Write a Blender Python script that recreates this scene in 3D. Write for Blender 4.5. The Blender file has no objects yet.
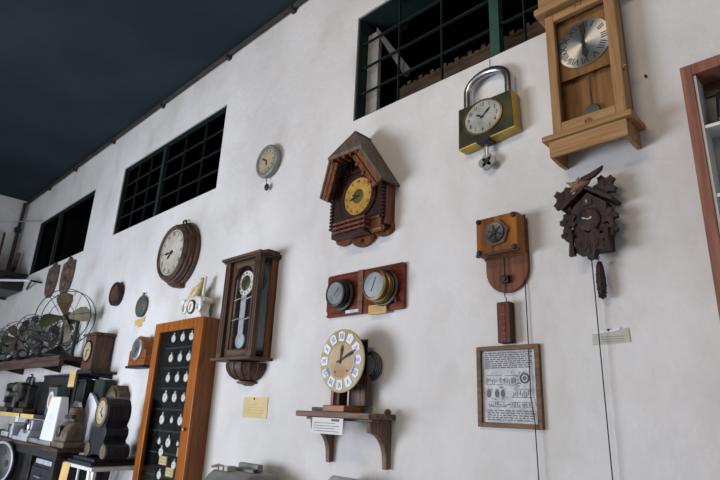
import bpy, bmesh, math, random
from mathutils import Vector, Matrix
random.seed(7)
C = bpy.context.scene.collection
PI = math.pi
R = math.radians

# ------------------------------------------------------------------ materials
def new_mat(name):
    m = bpy.data.materials.new(name); m.use_nodes = True
    nt = m.node_tree
    return m, nt, nt.nodes['Principled BSDF']

def lin(c):
    return tuple((x/12.92 if x <= .04045 else ((x+.055)/1.055)**2.4) for x in [v/255 for v in c]) + (1,)

def noisy(name, c1, c2, rough=.6, metal=0, scale=8, stretch=(1, 1, 1), detail=6, bump=.0, lo=.35, hi=.65, spec=.5, dist=0):
    m, nt, p = new_mat(name)
    tc = nt.nodes.new('ShaderNodeTexCoord'); mp = nt.nodes.new('ShaderNodeMapping')
    mp.inputs['Scale'].default_value = stretch
    nz = nt.nodes.new('ShaderNodeTexNoise'); nz.inputs['Scale'].default_value = scale; nz.inputs['Detail'].default_value = detail
    nz.inputs['Distortion'].default_value = dist
    rp = nt.nodes.new('ShaderNodeValToRGB')
    rp.color_ramp.elements[0].position = lo; rp.color_ramp.elements[0].color = lin(c1)
    rp.color_ramp.elements[1].position = hi; rp.color_ramp.elements[1].color = lin(c2)
    L = nt.links.new
    L(tc.outputs['Object'], mp.inputs['Vector']); L(mp.outputs[0], nz.inputs['Vector'])
    L(nz.outputs['Fac'], rp.inputs[0]); L(rp.outputs[0], p.inputs['Base Color'])
    p.inputs['Roughness'].default_value = rough; p.inputs['Metallic'].default_value = metal
    p.inputs['Specular IOR Level'].default_value = spec
    if bump:
        b = nt.nodes.new('ShaderNodeBump'); b.inputs['Strength'].default_value = bump; b.inputs['Distance'].default_value = .01
        L(nz.outputs['Fac'], b.inputs['Height']); L(b.outputs[0], p.inputs['Normal'])
    return m

def wood(name, c1, c2, axis='z', scale=14, rough=.5, bump=.2, spec=.22):
    s = {'z': (3.2, 3.2, .22), 'x': (.22, 3.2, 3.2), 'y': (3.2, .22, 3.2)}[axis]
    return noisy(name, c1, c2, rough, 0, scale, s, 8, bump, .36, .64, spec, dist=.6)

def glass(name, tint=(240, 243, 242), refl=.25):
    m = bpy.data.materials.new(name); m.use_nodes = True
    nt = m.node_tree; nt.nodes.clear()
    o = nt.nodes.new('ShaderNodeOutputMaterial'); t = nt.nodes.new('ShaderNodeBsdfTransparent'); g = nt.nodes.new('ShaderNodeBsdfGlossy')
    t.inputs[0].default_value = lin(tint); g.inputs['Roughness'].default_value = .02
    f = nt.nodes.new('ShaderNodeFresnel'); f.inputs[0].default_value = 1.45
    mu = nt.nodes.new('ShaderNodeMath'); mu.operation = 'MULTIPLY'; mu.inputs[1].default_value = refl
    mx = nt.nodes.new('ShaderNodeMixShader'); L = nt.links.new
    L(f.outputs[0], mu.inputs[0]); L(mu.outputs[0], mx.inputs[0]); L(t.outputs[0], mx.inputs[1]); L(g.outputs[0], mx.inputs[2]); L(mx.outputs[0], o.inputs[0])
    return m

def plaster():
    m, nt, p = new_mat('whitewashed_plaster')
    L = nt.links.new
    tc = nt.nodes.new('ShaderNodeTexCoord')
    def nz(scale, detail, st=(1, 1, 1)):
        mp = nt.nodes.new('ShaderNodeMapping'); mp.inputs['Scale'].default_value = st
        n = nt.nodes.new('ShaderNodeTexNoise'); n.inputs['Scale'].default_value = scale; n.inputs['Detail'].default_value = detail
        L(tc.outputs['Object'], mp.inputs[0]); L(mp.outputs[0], n.inputs['Vector']); return n
    a = nz(1.1, 6); r = nt.nodes.new('ShaderNodeValToRGB')
    r.color_ramp.elements[0].position = .38; r.color_ramp.elements[0].color = lin((205, 202, 200))
    r.color_ramp.elements[1].position = .62; r.color_ramp.elements[1].color = lin((220, 218, 217))
    L(a.outputs['Fac'], r.inputs[0])
    b = nz(3.5, 9, (1, 1, .7)); r2 = nt.nodes.new('ShaderNodeValToRGB')
    r2.color_ramp.elements[0].position = .2; r2.color_ramp.elements[0].color = lin((232, 227, 220))
    r2.color_ramp.elements[1].position = .5; r2.color_ramp.elements[1].color = (1, 1, 1, 1)
    L(b.outputs['Fac'], r2.inputs[0])
    mx = nt.nodes.new('ShaderNodeMix'); mx.data_type = 'RGBA'; mx.blend_type = 'MULTIPLY'; mx.inputs[0].default_value = .7
    L(r.outputs[0], mx.inputs[6]); L(r2.outputs[0], mx.inputs[7]); L(mx.outputs[2], p.inputs['Base Color'])
    c = nz(14, 8); bp = nt.nodes.new('ShaderNodeBump'); bp.inputs['Strength'].default_value = .25; bp.inputs['Distance'].default_value = .03
    L(c.outputs['Fac'], bp.inputs['Height']); L(bp.outputs[0], p.inputs['Normal'])
    p.inputs['Roughness'].default_value = .85; p.inputs['Specular IOR Level'].default_value = .2
    return m

M = dict(
    plaster=plaster(),
    ceiling=noisy('dark_slate_ceiling', (40, 48, 54), (48, 57, 63), .9, 0, 1.2, spec=.1),
    floor=noisy('concrete_floor', (150, 148, 148), (172, 170, 170), .7, 0, 3),
    attic=noisy('dark_loft', (22, 25, 26), (34, 38, 38), .95, 0, 2, spec=.1),
    green=noisy('green_window_paint', (28, 62, 52), (40, 78, 66), .6, 0, 10),
    darkgreen=noisy('dark_green_window_paint', (26, 40, 38), (34, 50, 47), .7, 0, 10, spec=.2),
    loftwood=wood('old_loft_timber', (54, 40, 33), (84, 66, 54), 'x'),
    loftboard=noisy('pale_board', (128, 126, 122), (150, 148, 144), .8),
    loftpost=noisy('grey_loft_timber', (70, 68, 64), (92, 90, 86), .9),
    bladebrown=noisy('brown_fan_blades', (62, 54, 46), (88, 78, 66), .5, .3, 8),
    pipe=noisy('dark_pipe', (34, 32, 32), (58, 50, 46), .6),
    oak=wood('light_oak', (142, 106, 70), (168, 132, 92), 'z', bump=.05),
    oakx=wood('light_oak_across', (142, 106, 70), (168, 132, 92), 'x', bump=.05),
    oakback=wood('oak_backboard', (130, 88, 52), (158, 112, 70), 'z'),
    walnut=wood('aged_walnut', (56, 40, 32), (98, 74, 60), 'z'),
    walnutx=wood('aged_walnut_across', (56, 40, 32), (98, 74, 60), 'x'),
    redwalnut=wood('red_brown_wood', (88, 50, 34), (124, 76, 54), 'z'),
    dark=wood('dark_brown_wood', (34, 20, 19), (56, 34, 30), 'z'),
    darkx=wood('dark_brown_wood_across', (44, 26, 22), (72, 44, 34), 'x'),
    chalet=wood('orange_brown_wood', (84, 46, 24), (128, 76, 42), 'z'),
    shingle=wood('grey_brown_roof_wood', (74, 62, 54), (108, 94, 82), 'z'),
    mahog=wood('polished_mahogany', (84, 34, 22), (116, 54, 36), 'x', rough=.3),
    amber=wood('honey_varnished_pine', (132, 72, 22), (166, 98, 36), 'z', rough=.3, bump=.05),
    amberside=wood('brown_varnished_pine', (104, 60, 34), (134, 82, 48), 'z', rough=.35, bump=.05),
    shelfwood=wood('weathered_shelf_wood', (84, 62, 52), (128, 100, 86), 'x'),
    shelfwoodz=wood('weathered_bracket_wood', (84, 62, 52), (128, 100, 86), 'z'),
    timerwood=wood('golden_varnished_box', (96, 52, 20), (156, 98, 38), 'z', scale=5, rough=.4),
    weightwood=wood('dark_block_wood', (64, 34, 22), (96, 56, 38), 'z'),
    honey=wood('honey_clock_wood', (112, 64, 30), (150, 92, 46), 'x', rough=.35),
    framewood=wood('frame_wood', (86, 62, 44), (120, 90, 66), 'x'),
    cabwood=wood('pinkish_brown_cabinet_wood', (122, 78, 64), (150, 102, 84), 'z'),
    cuckoo=wood('dark_carved_wood', (36, 26, 27), (62, 44, 42), 'z'),
    birdwood=wood('pale_carved_wood', (104, 78, 58), (140, 110, 84), 'x'),
    tablewood=wood('dark_table_wood', (52, 38, 34), (92, 70, 62), 'x'),
    black=noisy('black_paint', (20, 21, 24), (32, 33, 36), .45),
    blackmatte=noisy('black_velvet', (10, 11, 14), (18, 19, 23), .95, spec=.1),
    blackwood=wood('black_lacquered_wood', (30, 31, 38), (52, 52, 60), 'z', rough=.4),
    bottlegreen=noisy('bottle_green_cloth', (30, 40, 36), (42, 52, 47), .9),
    iron=noisy('dull_iron', (52, 50, 48), (92, 88, 84), .5, .6, 12),
    darkiron=noisy('dark_iron', (34, 33, 33), (60, 57, 54), .5, .5, 12),
    steel=noisy('brushed_steel', (168, 170, 174), (200, 202, 206), .35, .8, 20),
    chrome=noisy('chrome', (150, 150, 152), (190, 190, 192), .28, 1, 6),
    silver=noisy('silver_paint', (166, 170, 178), (198, 202, 208), .4, .3, 12),
    greymetal=noisy('grey_enamel', (120, 120, 118), (142, 142, 140), .5, .1, 8),
    galv=noisy('galvanised_grey', (112, 114, 112), (146, 147, 142), .55, .3, 10),
    patina=noisy('green_grey_patina', (70, 76, 72), (102, 106, 98), .6, .3, 14),
    brass=noisy('aged_brass', (92, 76, 46), (138, 116, 74), .4, .7, 12),
    gold=noisy('yellow_brass', (150, 120, 36), (188, 158, 62), .4, .4, 12),
    olive=noisy('olive_brass_blades', (58, 54, 38), (90, 84, 62), .45, .5, 6),
    padfront=noisy('tarnished_green_brass', (36, 38, 30), (76, 74, 46), .45, .4, 9, bump=.1),
    dialwhite=noisy('white_enamel', (222, 220, 214), (238, 236, 230), .3, 0, 6),
    dialcream=noisy('cream_dial', (166, 160, 146), (194, 188, 174), .5, 0, 6),
    dialbeige=noisy('beige_dial', (150, 136, 110), (176, 160, 132), .5, 0, 8),
    dialgold=noisy('gold_dial', (166, 126, 52), (200, 162, 80), .45, .2, 16),
    dialochre=noisy('worn_cream_dial', (162, 138, 96), (196, 182, 150), .5, 0, 4),
    dialwarm=noisy('warm_worn_dial_centre', (152, 112, 58), (188, 168, 132), .5, 0, 7),
    dialsilver=noisy('brushed_silver_dial', (150, 152, 156), (206, 208, 210), .35, .5, 3),
    dialsheen=None,
    dialgrey2=noisy('worn_grey_white_dial', (140, 138, 130), (176, 174, 166), .5, 0, 14),
    dialgrey=noisy('grey_dial', (112, 116, 120), (166, 170, 172), .35, .4, 5),
    blue=noisy('cobalt_blue_enamel', (40, 58, 140), (62, 84, 170), .4),
    ink=noisy('black_ink', (20, 20, 22), (30, 30, 32), .6),
    greyink=noisy('grey_ink', (84, 84, 88), (116, 116, 120), .8),
    brownink=noisy('faded_ink', (150, 128, 88), (168, 146, 104), .8),
    paper=noisy('white_paper', (206, 204, 202), (222, 220, 218), .8),
    printpaper=noisy('engraving_paper', (164, 166, 170), (206, 207, 210), .8, 0, 22),
    yellow=noisy('yellow_card', (196, 176, 126), (212, 194, 146), .8),
    orangecard=noisy('manila_card', (196, 160, 96), (214, 180, 116), .8),
    stripyellow=noisy('yellow_strip', (206, 180, 110), (222, 198, 130), .7),
    plastic=noisy('clear_film_card', (172, 170, 158), (194, 192, 180), .3, 0, 6),
    porcelain=noisy('white_porcelain', (206, 202, 194), (226, 222, 214), .25, 0, 8),
    figgold=noisy('pale_gilding', (176, 156, 100), (202, 184, 130), .4, 0, 20),
    white=noisy('white_paint', (212, 214, 220), (226, 228, 232), .5, 0, 6),
    whitemetal=noisy('white_metal', (206, 206, 206), (222, 222, 222), .4, 0, 6),
    rust=noisy('rusty_brown_casting', (70, 60, 52), (112, 98, 84), .7, .1, 14, bump=.3),
    carved=noisy('carved_brown_wood', (64, 50, 42), (104, 84, 70), .65, 0, 16, bump=.4),
    tin=noisy('grey_blue_tin', (74, 82, 86), (96, 104, 106), .5),
    orange=noisy('faded_orange_print', (186, 130, 84), (206, 150, 100), .6),
    leather=noisy('brown_leather', (60, 36, 30), (80, 52, 44), .6),
    glass=glass('clear_glass', (250, 251, 250), .12),
    printglass=glass('print_glass', (252, 252, 252), .04),
    darkglass=glass('window_glass', (150, 165, 160), .03),
)

def sheen():                                            # radially brushed metal
    m, nt, p = new_mat('radially_brushed_silver')
    tn = nt.nodes.new('ShaderNodeTangent'); tn.direction_type = 'RADIAL'; tn.axis = 'Y'
    nt.links.new(tn.outputs[0], p.inputs['Tangent'])
    p.inputs['Base Color'].default_value = lin((196, 198, 202)); p.inputs['Metallic'].default_value = .9
    p.inputs['Roughness'].default_value = .32; p.inputs['Anisotropic'].default_value = .85
    return m
M['dialsheen'] = sheen()

# ------------------------------------------------------------------ mesh collector (o = distance out from the back wall, so y = -o)
class G:
    def __init__(s): s.bm = bmesh.new()
    def box(s, x0, x1, o0, o1, z0, z1):
        v = [s.bm.verts.new((x, -o, z)) for x in (x0, x1) for o in (o0, o1) for z in (z0, z1)]
        for f in ((0, 1, 3, 2), (4, 6, 7, 5), (0, 4, 5, 1), (2, 3, 7, 6), (0, 2, 6, 4), (1, 5, 7, 3)):
            s.bm.faces.new([v[i] for i in f])
        return s
    def hexa(s, pts):
        v = [s.bm.verts.new(p) for p in pts]
        for f in ((0, 1, 2, 3), (4, 7, 6, 5), (0, 4, 5, 1), (1, 5, 6, 2), (2, 6, 7, 3), (3, 7, 4, 0)):
            s.bm.faces.new([v[i] for i in f])
        return s
    def prism(s, poly, o0, o1):                      # outline in (x, z), thickness along o
        a = [s.bm.verts.new((x, -o0, z)) for x, z in poly]; b = [s.bm.verts.new((x, -o1, z)) for x, z in poly]
        n = len(poly)
        s.bm.faces.new(a); s.bm.faces.new(b[::-1])
        for i in range(n): s.bm.faces.new((a[i], b[i], b[(i+1) % n], a[(i+1) % n]))
        return s
    def prismx(s, poly, x0, x1):                     # outline in (o, z), thickness along x
        a = [s.bm.verts.new((x0, -o, z)) for o, z in poly]; b = [s.bm.verts.new((x1, -o, z)) for o, z in poly]
        n = len(poly)
        s.bm.faces.new(a); s.bm.faces.new(b[::-1])
        for i in range(n): s.bm.faces.new((a[i], b[i], b[(i+1) % n], a[(i+1) % n]))
        return s
    def lathe(s, prof, c=(0, 0, 0), axis='o', n=40, sx=1, sz=1, half=False):   # prof: (radius, height)
        rings = []
        cx, co, cz = c
        for r, h in prof:
            ring = []
            for k in range(n):
                t = 2*PI*k/n
                if axis == 'o': p = (cx+r*sx*math.cos(t), -(co+h), cz+r*sz*math.sin(t))
                elif axis == 'z':
                    yy = r*sz*math.sin(t)
                    if half: yy = min(0, yy)
                    p = (cx+r*sx*math.cos(t), -co+yy, cz+h)
                else: p = (cx+h, -co+r*sx*math.cos(t), cz+r*sz*math.sin(t))
                ring.append(s.bm.verts.new(p))
            rings.append(ring)
        for a, b in zip(rings, rings[1:]):
            for k in range(n): s.bm.faces.new((a[k], a[(k+1) % n], b[(k+1) % n], b[k]))
        s.bm.faces.new(rings[0][::-1]); s.bm.faces.new(rings[-1])
        return s
    def tube(s, pts, r, n=8, closed=False):
        P = [Vector((x, -o, z)) for x, o, z in pts]; N = len(P); rings = []
        prev = None
        for i, p in enumerate(P):
            if closed: d = P[(i+1) % N]-P[i-1]
            else: d = P[min(i+1, N-1)]-P[max(i-1, 0)]
            d.normalize()
            if prev is None:
                u = d.cross(Vector((0, 0, 1)))
                if u.length < .05: u = d.cross(Vector((1, 0, 0)))
            else: u = prev-d*prev.dot(d)
            u.normalize(); prev = u; w = d.cross(u)
            rr = r[i] if isinstance(r, (list, tuple)) else r
            rings.append([s.bm.verts.new(p+rr*(math.cos(2*PI*k/n)*u+math.sin(2*PI*k/n)*w)) for k in range(n)])
        prs = list(zip(rings, rings[1:])) + ([(rings[-1], rings[0])] if closed else [])
        for a, b in prs:
            for k in range(n): s.bm.faces.new((a[k], a[(k+1) % n], b[(k+1) % n], b[k]))
        if not closed: s.bm.faces.new(rings[0][::-1]); s.bm.faces.new(rings[-1])
        return s
    def ring(s, c, R_, r, n=36, m=8, sx=1, sz=1, tilt=None):
        cx, co, cz = c
        return s.tube([(cx+R_*sx*math.cos(2*PI*k/n), co, cz+R_*sz*math.sin(2*PI*k/n)) for k in range(n)], r, m, True)
    def ball(s, c, rx, ro=None, rz=None, n=16):
        ro = ro or rx; rz = rz or rx
        mt = Matrix.Translation((c[0], -c[1], c[2])) @ Matrix.Diagonal((rx, ro, rz, 1))
        bmesh.ops.create_uvsphere(s.bm, u_segments=n, v_segments=max(6, n//2), radius=1, matrix=mt); return s
    def quad(s, x0, x1, o, z0, z1):                  # thin inlay, .6 mm proud
        return s.box(x0, x1, o, o+.0006, z0, z1)
    def stroke(s, x0, z0, x1, z1, w, o, t=.001):
        d = Vector((x1-x0, z1-z0)); d.normalize(); n = Vector((-d.y, d.x))*w/2
        return s.prism([(x0+n.x, z0+n.y), (x0-n.x, z0-n.y), (x1-n.x, z1-n.y), (x1+n.x, z1+n.y)], o, o+t)
    def text(s, txt, cx, cz, o, size, rot=0, sx=1, t=.0012):
        cu = bpy.data.curves.new('t', 'FONT'); cu.body = txt; cu.size = size; cu.align_x = 'CENTER'; cu.align_y = 'CENTER'; cu.extrude = t/2
        cu.resolution_u = 3
        ob = bpy.data.objects.new('t', cu); C.objects.link(ob)
        me = bpy.data.meshes.new_from_object(ob.evaluated_get(bpy.context.evaluated_depsgraph_get()))
        mt = Matrix.Translation((cx, -o-t/2, cz)) @ Matrix.Rotation(-rot, 4, 'Y') @ Matrix.Rotation(PI/2, 4, 'X') @ Matrix.Diagonal((sx, 1, 1, 1))
        me.transform(mt); s.bm.from_mesh(me)
        bpy.data.objects.remove(ob); bpy.data.curves.remove(cu); bpy.data.meshes.remove(me); return s
    def build(s, name, mat, parent=None, bevel=0, smooth=False):
        bmesh.ops.recalc_face_normals(s.bm, faces=s.bm.faces)
        me = bpy.data.meshes.new(name); s.bm.to_mesh(me); s.bm.free()
        if smooth:
            for p in me.polygons: p.use_smooth = True
            me.set_sharp_from_angle(angle=R(40))
        me.materials.append(M[mat] if isinstance(mat, str) else mat)
        ob = bpy.data.objects.new(name, me); C.objects.link(ob)
        if parent: ob.parent = parent
        if bevel:
            b = ob.modifiers.new('bevel', 'BEVEL'); b.width = bevel; b.segments = 2; b.limit_method = 'ANGLE'
        return ob

def tag(o, label, cat, group=None, kind=None):
    if label: o['label'] = label
    if cat: o['category'] = cat
    if group: o['group'] = group
    if kind: o['kind'] = kind
    return o
def thing(name, loc, label, cat, group=None, rz=0):     # loc = (x, o, z)
    e = bpy.data.objects.new(name, None); C.objects.link(e); e.location = (loc[0], -loc[1], loc[2]); e.rotation_euler.z = rz
    e.empty_display_size = .05
    return tag(e, label, cat, group)
def struct(name, g, mat, parent=None):
    o = g.build(name, mat, parent)
    o['kind'] = 'structure'; return o

ROM = ['XII', 'I', 'II', 'III', 'IIII', 'V', 'VI', 'VII', 'VIII', 'IX', 'X', 'XI']
def numerals(p, cx, cz, o, r, size, mat='ink', chars=ROM, sx=.75, upright=False, only=None, sz=1):
    g = G()
    for k, t in enumerate(chars):
        if only and k not in only: continue
        a = 2*PI*k/12
        g.text(t, cx+r*math.sin(a), cz+r*sz*math.cos(a), o, size, 0 if upright else -a, sx)
    return g.build('numerals', mat, p)
def hand(p, name, cx, cz, o, ang, length, w, mat='ink', tail=.2):
    a = R(ang); s, c = math.sin(a), math.cos(a)
    pts = [(-w*.5, -length*tail), (w*.5, -length*tail), (w*.35, length*.25), (w*.9, length*.62), (0, length), (-w*.9, length*.62), (-w*.35, length*.25)]
    return G().prism([(cx+x*c+z*s, cz-x*s+z*c) for x, z in pts], o, o+.0015).build(name, mat, p)
def hands(p, cx, cz, o, hr, mn, r, w=.008, mat='ink'):
    hand(p, 'hour_hand', cx, cz, o, hr, r*.55, w, mat); hand(p, 'minute_hand', cx, cz, o+.003, mn, r*.8, w*.8, mat)
def disc(p, name, cx, cz, o0, o1, r, mat, sx=1, sz=1, n=40):
    return G().lathe([(r, o0), (r, o1)], (cx, 0, cz), 'o', n, sx, sz).build(name, mat, p, smooth=True)

# ------------------------------------------------------------------ setting
XL, XR, ZC = -10.1, 4.0, 4.785
wins = [(-9.15, -6.96, 3.37, 4.20), (-6.11, -3.955, 3.40, 4.225), (-2.297, -.80, 3.43, 4.25)]
g = G()
xs = [XL-.2] + [v for w in wins for v in w[:2]] + [XR]
g.box(XL-.2, XR, -.22, 0, -.1, 3.37)
for i in range(0, len(xs), 2): g.box(xs[i], xs[i+1], -.22, 0, 3.37, ZC)
for x0, x1, z0, z1 in wins:
    if z0 > 3.37: g.box(x0, x1, -.22, 0, 3.37, z0)
    g.box(x0, x1, -.22, 0, z1, ZC)
struct('wall_back', g, 'plaster')
struct('wall_left', G().box(XL-.2, XL, 0, 9, -.1, ZC), 'plaster')
struct('floor', G().box(XL-.2, XR, -.22, 9, -.2, 0), 'floor')
struct('ceiling', G().box(XL-.2, XR, -4, 9, ZC, ZC+.12), 'ceiling')
g = G().tube([(XL+.02, .03, ZC-.03), (XR, .03, ZC-.03)], .022)
struct('trim_1', g, 'pipe')
g = G()
for x in (-9.0, -7.9, -6.6, -5.3, -4.0, -3.05): g.box(x-.02, x+.02, 0, .06, ZC-.075, ZC-.03)
struct('trim_2', g, 'pipe')
# dark loft beyond the openings
g = G().box(XL-.2, XR, -2.5, -2.4, 2.6, ZC); g.box(XL-.2, XR, -2.4, -.22, 2.7, 2.8)
g.box(XL-.3, XL-.2, -2.5, -.2, 2.6, ZC); g.box(XR, XR+.1, -2.5, -.2, 2.6, ZC)
struct('wall_loft', g, 'attic')

def window(n, x0, x1, z0, z1, mull, cols, rows, mat, barmat, pane=True, mulmat=None, bar=.0055):
    w = bpy.data.objects.new('window_%d' % n, None); C.objects.link(w); w.location = (x0, 0, z0); w['kind'] = 'structure'
    W, H = x1-x0, z1-z0; o = -.045
    g = G(); t = .014
    a, b = -.215, -.012
    g.box(0, t, a, b, 0, H); g.box(W-t, W, a, b, 0, H); g.box(t, W-t, a, b, 0, t); g.box(t, W-t, a, b, H-t, H)
    g.build('window_frame', mat, w)
    G().box(mull-x0-.028, mull-x0+.028, o-.025, o+.025, t, H-t).build('mullion', mulmat or mat, w)
    g = G()
    for lo, hi in ((t, mull-x0-.028), (mull-x0+.028, W-t)):
        for k in range(1, cols):
            x = lo+(hi-lo)*k/cols; g.box(x-bar/2, x+bar/2, o-.01, o+.01, t, H-t)
        for k in range(1, rows):
            z = t+(H-2*t)*k/rows; g.box(lo, hi, o-.008, o+.012, z-bar/2, z+bar/2)
    g.build('glazing_bar', barmat, w)
    if pane: G().box(t, W-t, o-.017, o-.013, t, H-t).build('pane', 'darkglass', w)
    return w
window(1, *wins[0], -8.30, 1, 1, 'darkgreen', 'darkgreen')
window(2, *wins[1], -5.15, 3, 4, 'darkgreen', 'darkgreen')
window(3, *wins[2], -1.252, 3, 4, 'darkgreen', 'darkgreen', pane=False, mulmat='green')

# things in the loft behind the third opening
t = thing('upright_board', (-2.281, -.11, 3.445), 'pale grey upright board with a slanting brace inside the big barred window', 'board')
G().box(0, .10, -.015, .015, 0, .70).build('board', 'loftboard', t)
G().hexa([(.10, -.04, .66), (.10, -.04, .71), (.40, -.04, .24), (.36, -.04, .20), (.10, -.015, .66), (.10, -.015, .71), (.40, -.015, .24), (.36, -.015, .20)]).build('brace', 'loftpost', t)
tag(G().box(-2.62, -2.12, -.34, -.29, 4.28, 4.36).build('roof_beam', 'redwalnut', None, .004), 'short reddish brown roof beam high inside the big barred window', 'beam')
g = G()
for k in range(26):
    x = -2.02+k*.046; g.box(x, x+.03, -.20, -.16, 3.64, 3.66+.015*(k % 2))
g.box(-2.03, -.81, -.21, -.15, 3.431, 3.64)
tag(g.build('rough_timber', 'loftwood'), 'low rough brown timber with toothed top edge behind the big barred window sill', 'timber')
for k, x in enumerate((-8.75, -8.0, -7.4)):
    tag(G().box(x, x+.2, -.30, -.26, 3.38, 4.19).build('loft_post', 'loftwood' if k == 1 else 'tablewood'),
        ['grey brown post seen inside the far left dark window, nearest the end wall', 'pale post seen in the middle of the far left dark window', 'grey brown post seen inside the far left dark window, nearest the carved plaques'][k], 'post', 'posts behind the far left window')

# ------------------------------------------------------------------ light oak pendulum clock
cx = -.757
t = thing('pendulum_clock', (cx, 0, 2.62), 'large light oak wall clock with silver dial and pendulum, topmost on the right', 'clock')
z = lambda v: v-2.62
G().box(-.148, .148, .001, .03, z(2.76), z(3.42)).build('backboard', 'oakback', t)
for x in (-.150, .135): G().box(x, x+.015, .03, .085, z(2.76), z(3.42)).build('case_side', 'oak', t, .002)
d = G().box(-.155, -.115, .085, .112, z(2.775), z(3.415)).build('door', 'oak', t, .003); G().box(.112, .155, .085, .112, z(2.775), z(3.415)).build('door_stile', 'oak', d, .003)
G().box(-.115, .112, .085, .112, z(3.375), z(3.415)).build('top_rail', 'oakx', d, .002)
G().box(-.115, .112, .085, .112, z(2.775), z(2.845)).build('bottom_rail', 'oakx', d, .002)
G().box(-.115, .112, .094, .097, z(2.845), z(3.375)).build('glass_pane', 'glass', d)
for zz in (2.81, 3.405):
    g = G()
    for a in (-55, 0, 55): g.ball((math.sin(R(a))*.014, .113, z(zz)+math.cos(R(a))*.010-.004), .006, .004, .011, 10)
    g.build('carved_ornament', 'oakback', d)
G().box(.155, .160, .09, .105, z(3.0), z(3.03)).box(.155, .167, .094, .101, z(3.01), z(3.02)).build('latch', 'brass', t)
G().box(-.19, .19, .001, .15, z(3.42), z(3.455)).box(-.175, .175, .001, .13, z(3.455), z(3.56)).build('crown', 'oakx', t, .006)
G().box(-.185, .185, .001, .165, z(2.75), z(2.775)).build('ledge', 'oakx', t, .004)
G().box(-.160, .160, .135, .15, z(2.675), z(2.75)).build('plinth', 'oakx', t, .003)
for x in (-.160, .144): G().prismx([(.001, z(2.672)), (.06, z(2.668)), (.1345, z(2.676)), (.1345, z(2.75)), (.001, z(2.75))], x, x+.016).build('plinth_end', 'oakx', t)
g = G().box(-.13, .13, .055, .062, z(3.075), z(3.40)); g.build('dial_board', 'oakback', t)
dc = (-.004, z(3.228))
dl = G().lathe([(.12, -.002), (.12, .002)], (0, 0, 0), 'o', 48).build('dial', 'dialsheen', t); dl.location = (dc[0], -.066, dc[1])
numerals(t, dc[0], dc[1], .068, .09, .044, sx=1.0)
hand(t, 'hour_hand', dc[0], dc[1], .071, 176, .085, .016); hand(t, 'minute_hand', dc[0], dc[1], .074, 2, .108, .013)
G().tube([(0, .05, z(3.1)), (0, .05, z(2.91))], .004).build('pendulum_rod', 'brass', t)
G().lathe([(.0, .042), (.03, .044), (.036, .05), (.03, .056), (0.001, .058)], (0, 0, z(2.885))).build('pendulum_bob', 'patina', t, smooth=True)

# ------------------------------------------------------------------ padlock clock
t = thing('padlock_clock', (-1.272, 0, 3.0), 'padlock shaped novelty clock with steel shackle and yellow edges', 'clock')
g = G().prism([(-.155, -.098), (.165, -.072), (.157, .138), (-.152, .138)], .008, .078); g.build('body', 'gold', t, .006)
G().prism([(-.150, -.093), (.160, -.067), (.152, .132), (-.147, .132)], .078, .083).build('front_plate', 'padfront', t, .002)
G().box(-.045, .025, .02, .0845, -.094, -.076).build('keyway', 'ink', t)
pts = [(-.118, .04, .12)] + [(-.118, .04, .22)] + [(.002-.12*math.cos(R(a)), .04, .235+.085*math.sin(R(a))) for a in range(10, 171, 16)] + [(.122, .04, .22), (.122, .04, .12)]
G().tube(pts, .021, 14).build('shackle', 'chrome', t, smooth=True)
g = G().lathe([(.112, .083), (.112, .089), (.103, .09), (.103, .083)], (-.005, 0, .04), sz=.86); g.build('bezel', 'brass', t, smooth=True)
disc(t, 'dial', -.005, .04, .0835, .0855, .103, 'dialgrey2', 1, .86)
numerals(t, -.005, .04, .0855, .08, .03, chars=[str(k or 12) for k in range(12)], sx=.8, upright=True, sz=.86)
hands(t, -.005, .04, .087, 300, 50, .08, .007)
k = G().tube([(-.012, .04, -.088), (-.014, .04, -.155)], .008).box(-.03, -.014, .036, .044, -.13, -.115).box(-.028, -.014, .036, .044, -.112, -.1).build('key', 'steel', t)
g = G()
for a in (0, 90, 180, 270): g.lathe([(.024, .034), (.027, .04), (.024, .046)], (-.014+.022*math.cos(R(a)), 0, -.188+.02*math.sin(R(a))), n=20)
g.build('key_bow', 'steel', k, smooth=True)
G().lathe([(.014, .046), (.014, .049)], (-.014, 0, -.185), n=20).build('key_emblem', 'darkiron', k)
G().tube([(.0, .01, .32), (.0, .004, .42)], .0015, 6).build('hanging_wire', 'darkiron', t)
tag(G().lathe([(.005, 0), (.005, .012), (.001, .014)], (-.545, 0, 2.99), n=10).build('nail', 'darkiron'), 'small dark nail in the wall right of the big oak clock', 'nail')

# ------------------------------------------------------------------ chalet clock
cx = -2.137
t = thing('chalet_clock', (cx, 0, 2.53), 'dark wooden chalet clock with hipped roof and gold dial', 'clock')
z = lambda v: v-2.53
P = lambda x, o, v: Vector((x, -o, z(v)))
def slope(sg):
    a = [P(0, 0, 3.25), P(0, .13, 3.25), P(sg*.125, .215, 3.08), P(sg*.258, .16, 2.86), P(sg*.258, 0, 2.86)]
    n = (a[1]-a[0]).cross(a[3]-a[0]).normalized()
    if n.z < 0: n = -n
    g = G(); up = [g.bm.verts.new(p) for p in a]; dn = [g.bm.verts.new(p-n*.016) for p in a]
    g.bm.faces.new(up); g.bm.faces.new(dn[::-1])
    for i in range(5): g.bm.faces.new((up[i], dn[i], dn[(i+1) % 5], up[(i+1) % 5]))
    return g
r_ = slope(1).build('roof', 'shingle', t)
slope(-1).build('roof_slope', 'shingle', r_)
g = G(); a = [P(0, .13, 3.252), P(-.14, .217, 3.075), P(.14, .217, 3.075)]; up = [g.bm.verts.new(p) for p in a]; dn = [g.bm.verts.new(p+Vector((0, .006, -.018))) for p in a]
g.bm.faces.new(up); g.bm.faces.new(dn[::-1])
for i in range(3): g.bm.faces.new((up[i], dn[i], dn[(i+1) % 3], up[(i+1) % 3]))
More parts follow.
